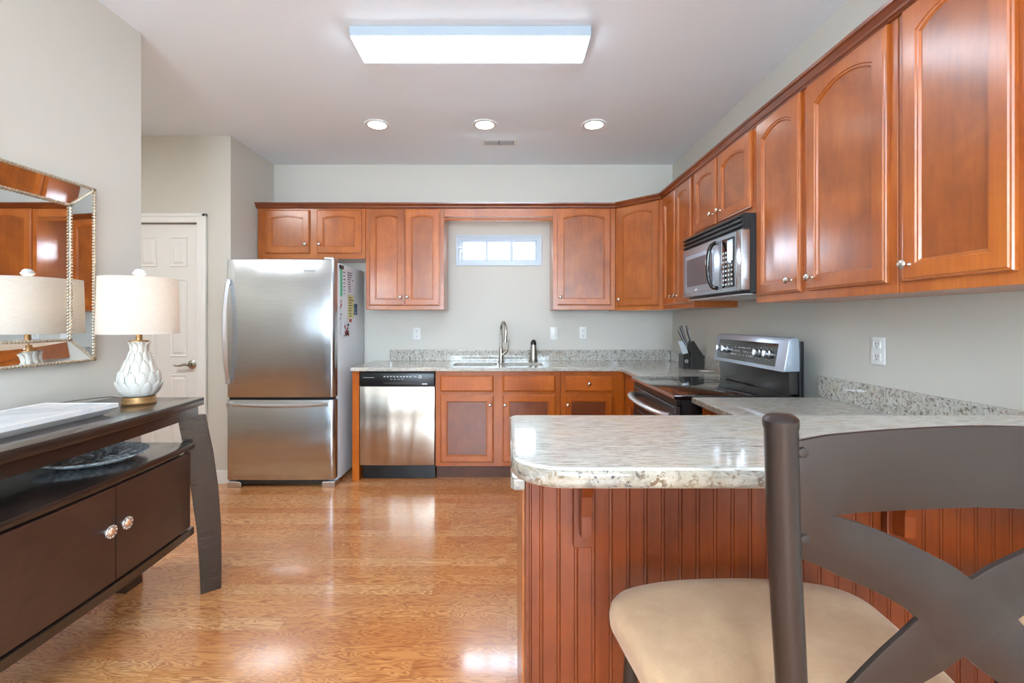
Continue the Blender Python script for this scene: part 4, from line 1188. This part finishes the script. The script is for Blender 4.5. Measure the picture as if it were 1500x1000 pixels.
# ------------------------------------------------------------ bar stools
SXc, SYc = .455, .74
def stool(loc, label):
    t = thing('bar_stool', label, 'bar stool', loc, 0, 'bar stools at the breakfast bar')
    # seat cushion: superellipse-like outline, wider at the front (local +y)
    ctrl = [(-.264, .178), (-.15, .226), (0, .240), (.15, .232), (.255, .190), (.246, .06), (.228, -.06), (.180, -.205), (0, -.228), (-.180, -.205), (-.232, -.06), (-.250, .06)]
    for _ in range(3):
        ctrl = [q for i in range(len(ctrl)) for q in ((ctrl[i][0]*.75+ctrl[(i+1) % len(ctrl)][0]*.25, ctrl[i][1]*.75+ctrl[(i+1) % len(ctrl)][1]*.25), (ctrl[i][0]*.25+ctrl[(i+1) % len(ctrl)][0]*.75, ctrl[i][1]*.25+ctrl[(i+1) % len(ctrl)][1]*.75))]
    def outline(s=1.0): return [(x*s, y*s) for x, y in ctrl]
    b = bmesh.new(); rs = []
    for s_, z in ((.90, .690), (.97, .694), (.995, .705), (1.0, .720), (.99, .734), (.965, .744), (.92, .750), (.78, .755), (.5, .758), (.2, .759)):
        rs.append([b.verts.new((p[0], p[1], z)) for p in outline(s_)])
    n = len(rs[0])
    for Ra, Rb in zip(rs, rs[1:]):
        for i in range(n): b.faces.new((Ra[i], Ra[(i+1) % n], Rb[(i+1) % n], Rb[i]))
    b.faces.new(rs[0][::-1]); b.faces.new(rs[-1]); bmesh.ops.recalc_face_normals(b, faces=b.faces[:])
    m = M(); m.add(b); m.out('seat', MSEAT, t, True)
    po = outline(.90)
    m = M().prism(po, .668, .6895, 'z', .003, 2); m.out('seat_frame', MBRONZE, t, True)
    # back posts: lean towards the camera as they rise
    cx = .475-SXc; y0 = .454-SYc
    def PY(z): return y0+.1*(1.185-z)
    for s_ in (-1, 1):
        pts = [(cx+s_*.2035, PY(1.183), 1.183), (cx+s_*.192, PY(1.05), 1.05), (cx+s_*.176, PY(.908), .908), (cx+s_*.163, PY(.78), .78), (cx+s_*.155, PY(.68)+.006, .68), (cx+s_*.158, PY(.68)-.015, .50), (cx+s_*.172, PY(.68)-.06, .012)]
        m = M().tube(pts, [.0152, .0152, .0150, .0150, .015, .014, .013], 24)
        m.out('back_post', MBRONZE, t, True)
        p = pts[0]; d = Vector((s_*.0115, -.0133, .133)).normalized()
        M().lathe([(0, -.004), (.0160, -.004), (.0163, .000), (.0160, .004), (.0135, .0065), (.006, .0078), (0, .008)], 28, Matrix.Translation(Vector(p)+d*.004) @ d.to_track_quat('Z', 'Y').to_matrix().to_4x4()).out('post_cap', MBRONZE, t, True)
        M().lathe([(0, -.010), (.014, -.010), (.017, 0), (.015, .012), (0, .012)], 20, Matrix.Translation((pts[-1][0], pts[-1][1], .0105))).out('foot_cap', MBLACK, t, True)
        pf = [(s_*.205, .165, .668), (s_*.215, .18, .45), (s_*.235, .20, .012)]
        M().tube(pf, [.014, .014, .013], 20).out('front_leg', MBRONZE, t, True)
        M().lathe([(0, -.010), (.014, -.010), (.017, 0), (.015, .012), (0, .012)], 20, Matrix.Translation((pf[-1][0], pf[-1][1], .0105))).out('foot_cap', MBLACK, t, True)
        M().tube([(s_*.158+cx, PY(.68)-.028, .33), (s_*.221, .185, .33)], .009, 14).out('side_stretcher', MBRONZE, t, True)
    M().tube([(-.224, .187, .27), (0, .20, .27), (.224, .187, .27)], .010, 14).out('footrest', MBRONZE, t, True)
    # cut metal back plate (u, z) in the plane of the posts
    top = [(-.1925, 1.166), (-.1862, 1.169), (-.1581, 1.1746), (-.1272, 1.1776), (-.0976, 1.1801), (-.0626, 1.1822), (-.0303, 1.1836), (0, 1.1841)]
    tb = [(-.1468, 1.0922), (-.1181, 1.0954), (-.0907, 1.0969), (-.0564, 1.0987), (-.0221, 1.1001), (0, 1.1006)]
    su = [(-.1468, 1.0922), (-.1208, 1.0846), (-.0951, 1.0747), (-.0728, 1.0651), (-.0506, 1.0541), (-.021, 1.0387), (0.0, 1.0235)]
    sl_ = [(-.1815, 1.050), (-.1742, 1.046), (-.1556, 1.038), (-.1374, 1.0284), (-.1122, 1.018), (-.0895, 1.0068), (-.0681, .9948), (-.0520, .9813)]
    lu = [(-.0520, .9805), (-.0669, .9639), (-.0845, .9455), (-.1015, .9255), (-.1159, .9077), (-.133, .882), (-.150, .852), (-.160, .825), (-.164, .80)]
    ll = [(-.158, .770), (-.128, .786), (-.104, .82), (-.083, .856), (-.0627, .8857), (-.0427, .9077), (-.0192, .924), (0, .9405)]
    outerL = top[::-1]+sl_+lu   # from top centre down the left side, around notch, down lower strap
    # bottom rail closing the plate
    bl = [(-.158, .790)]
    mir = lambda L_: [(-x, z) for x, z in L_]
    b = bmesh.new(); es = []
    def loop(pts):
        q = []
        for p in pts:
            if not q or (abs(p[0]-q[-1][0])+abs(p[1]-q[-1][1])) > 1e-4: q.append(p)
        if abs(q[0][0]-q[-1][0])+abs(q[0][1]-q[-1][1]) < 1e-4: q.pop()
        vs = [b.verts.new((p[0], 0, p[1])) for p in q]
        for i in range(len(vs)): es.append(b.edges.new((vs[i], vs[(i+1) % len(vs)])))
    left = top[::-1]+sl_+lu+ll
    outer_loop = left+mir(left)[::-1]
    loop(outer_loop)
    hole = tb+mir(tb)[::-1]
    hole = tb+[(-x, z) for x, z in tb[::-1][1:]]+[(-x, z) for x, z in su[1:-1]]+[su[-1]]+su[1:-1][::-1]
    loop(hole)
    bmesh.ops.triangle_fill(b, edges=es, use_beauty=True)
    r = bmesh.ops.extrude_face_region(b, geom=b.faces[:])
    for e in r['geom']:
        if isinstance(e, bmesh.types.BMVert): e.co.y += .006
    for v in b.verts:
        u, z = v.co.x, v.co.z
        v.co.x = u+cx; v.co.y += PY(z)-.003
    bmesh.ops.recalc_face_normals(b, faces=b.faces[:])
    ee = [e for e in b.edges if len(e.link_faces) == 2 and e.calc_face_angle(0) > 1.2]
    bmesh.ops.bevel(b, geom=ee, offset=.0009, segments=2, affect='EDGES', profile=.5)
    m = M(); m.add(b); bp_ = m.out('back_plate', MBRONZE, t, True)
    for s_ in (-1, 1):
        for z in (1.158, 1.068):
            w_ = .2035-(1.183-z)*.0865-.0142
            M().lathe([(0, 0), (.0055, 0), (.005, .003), (0, .004)], 12, Matrix.Translation((cx+s_*(w_-.004), PY(z)-.0035, z)) @ Matrix.Rotation(PI/2, 4, 'X')).out('bolt', MBRONZE, bp_, True)
    return t
s1 = stool((SXc, SYc, 0), 'bar stool with tan seat and crossed metal back, fully in front of the bar')
s2 = dup(s1, (SXc+.733, SYc-.01, 0), 'second bar stool, only its seat corner showing at the right edge')
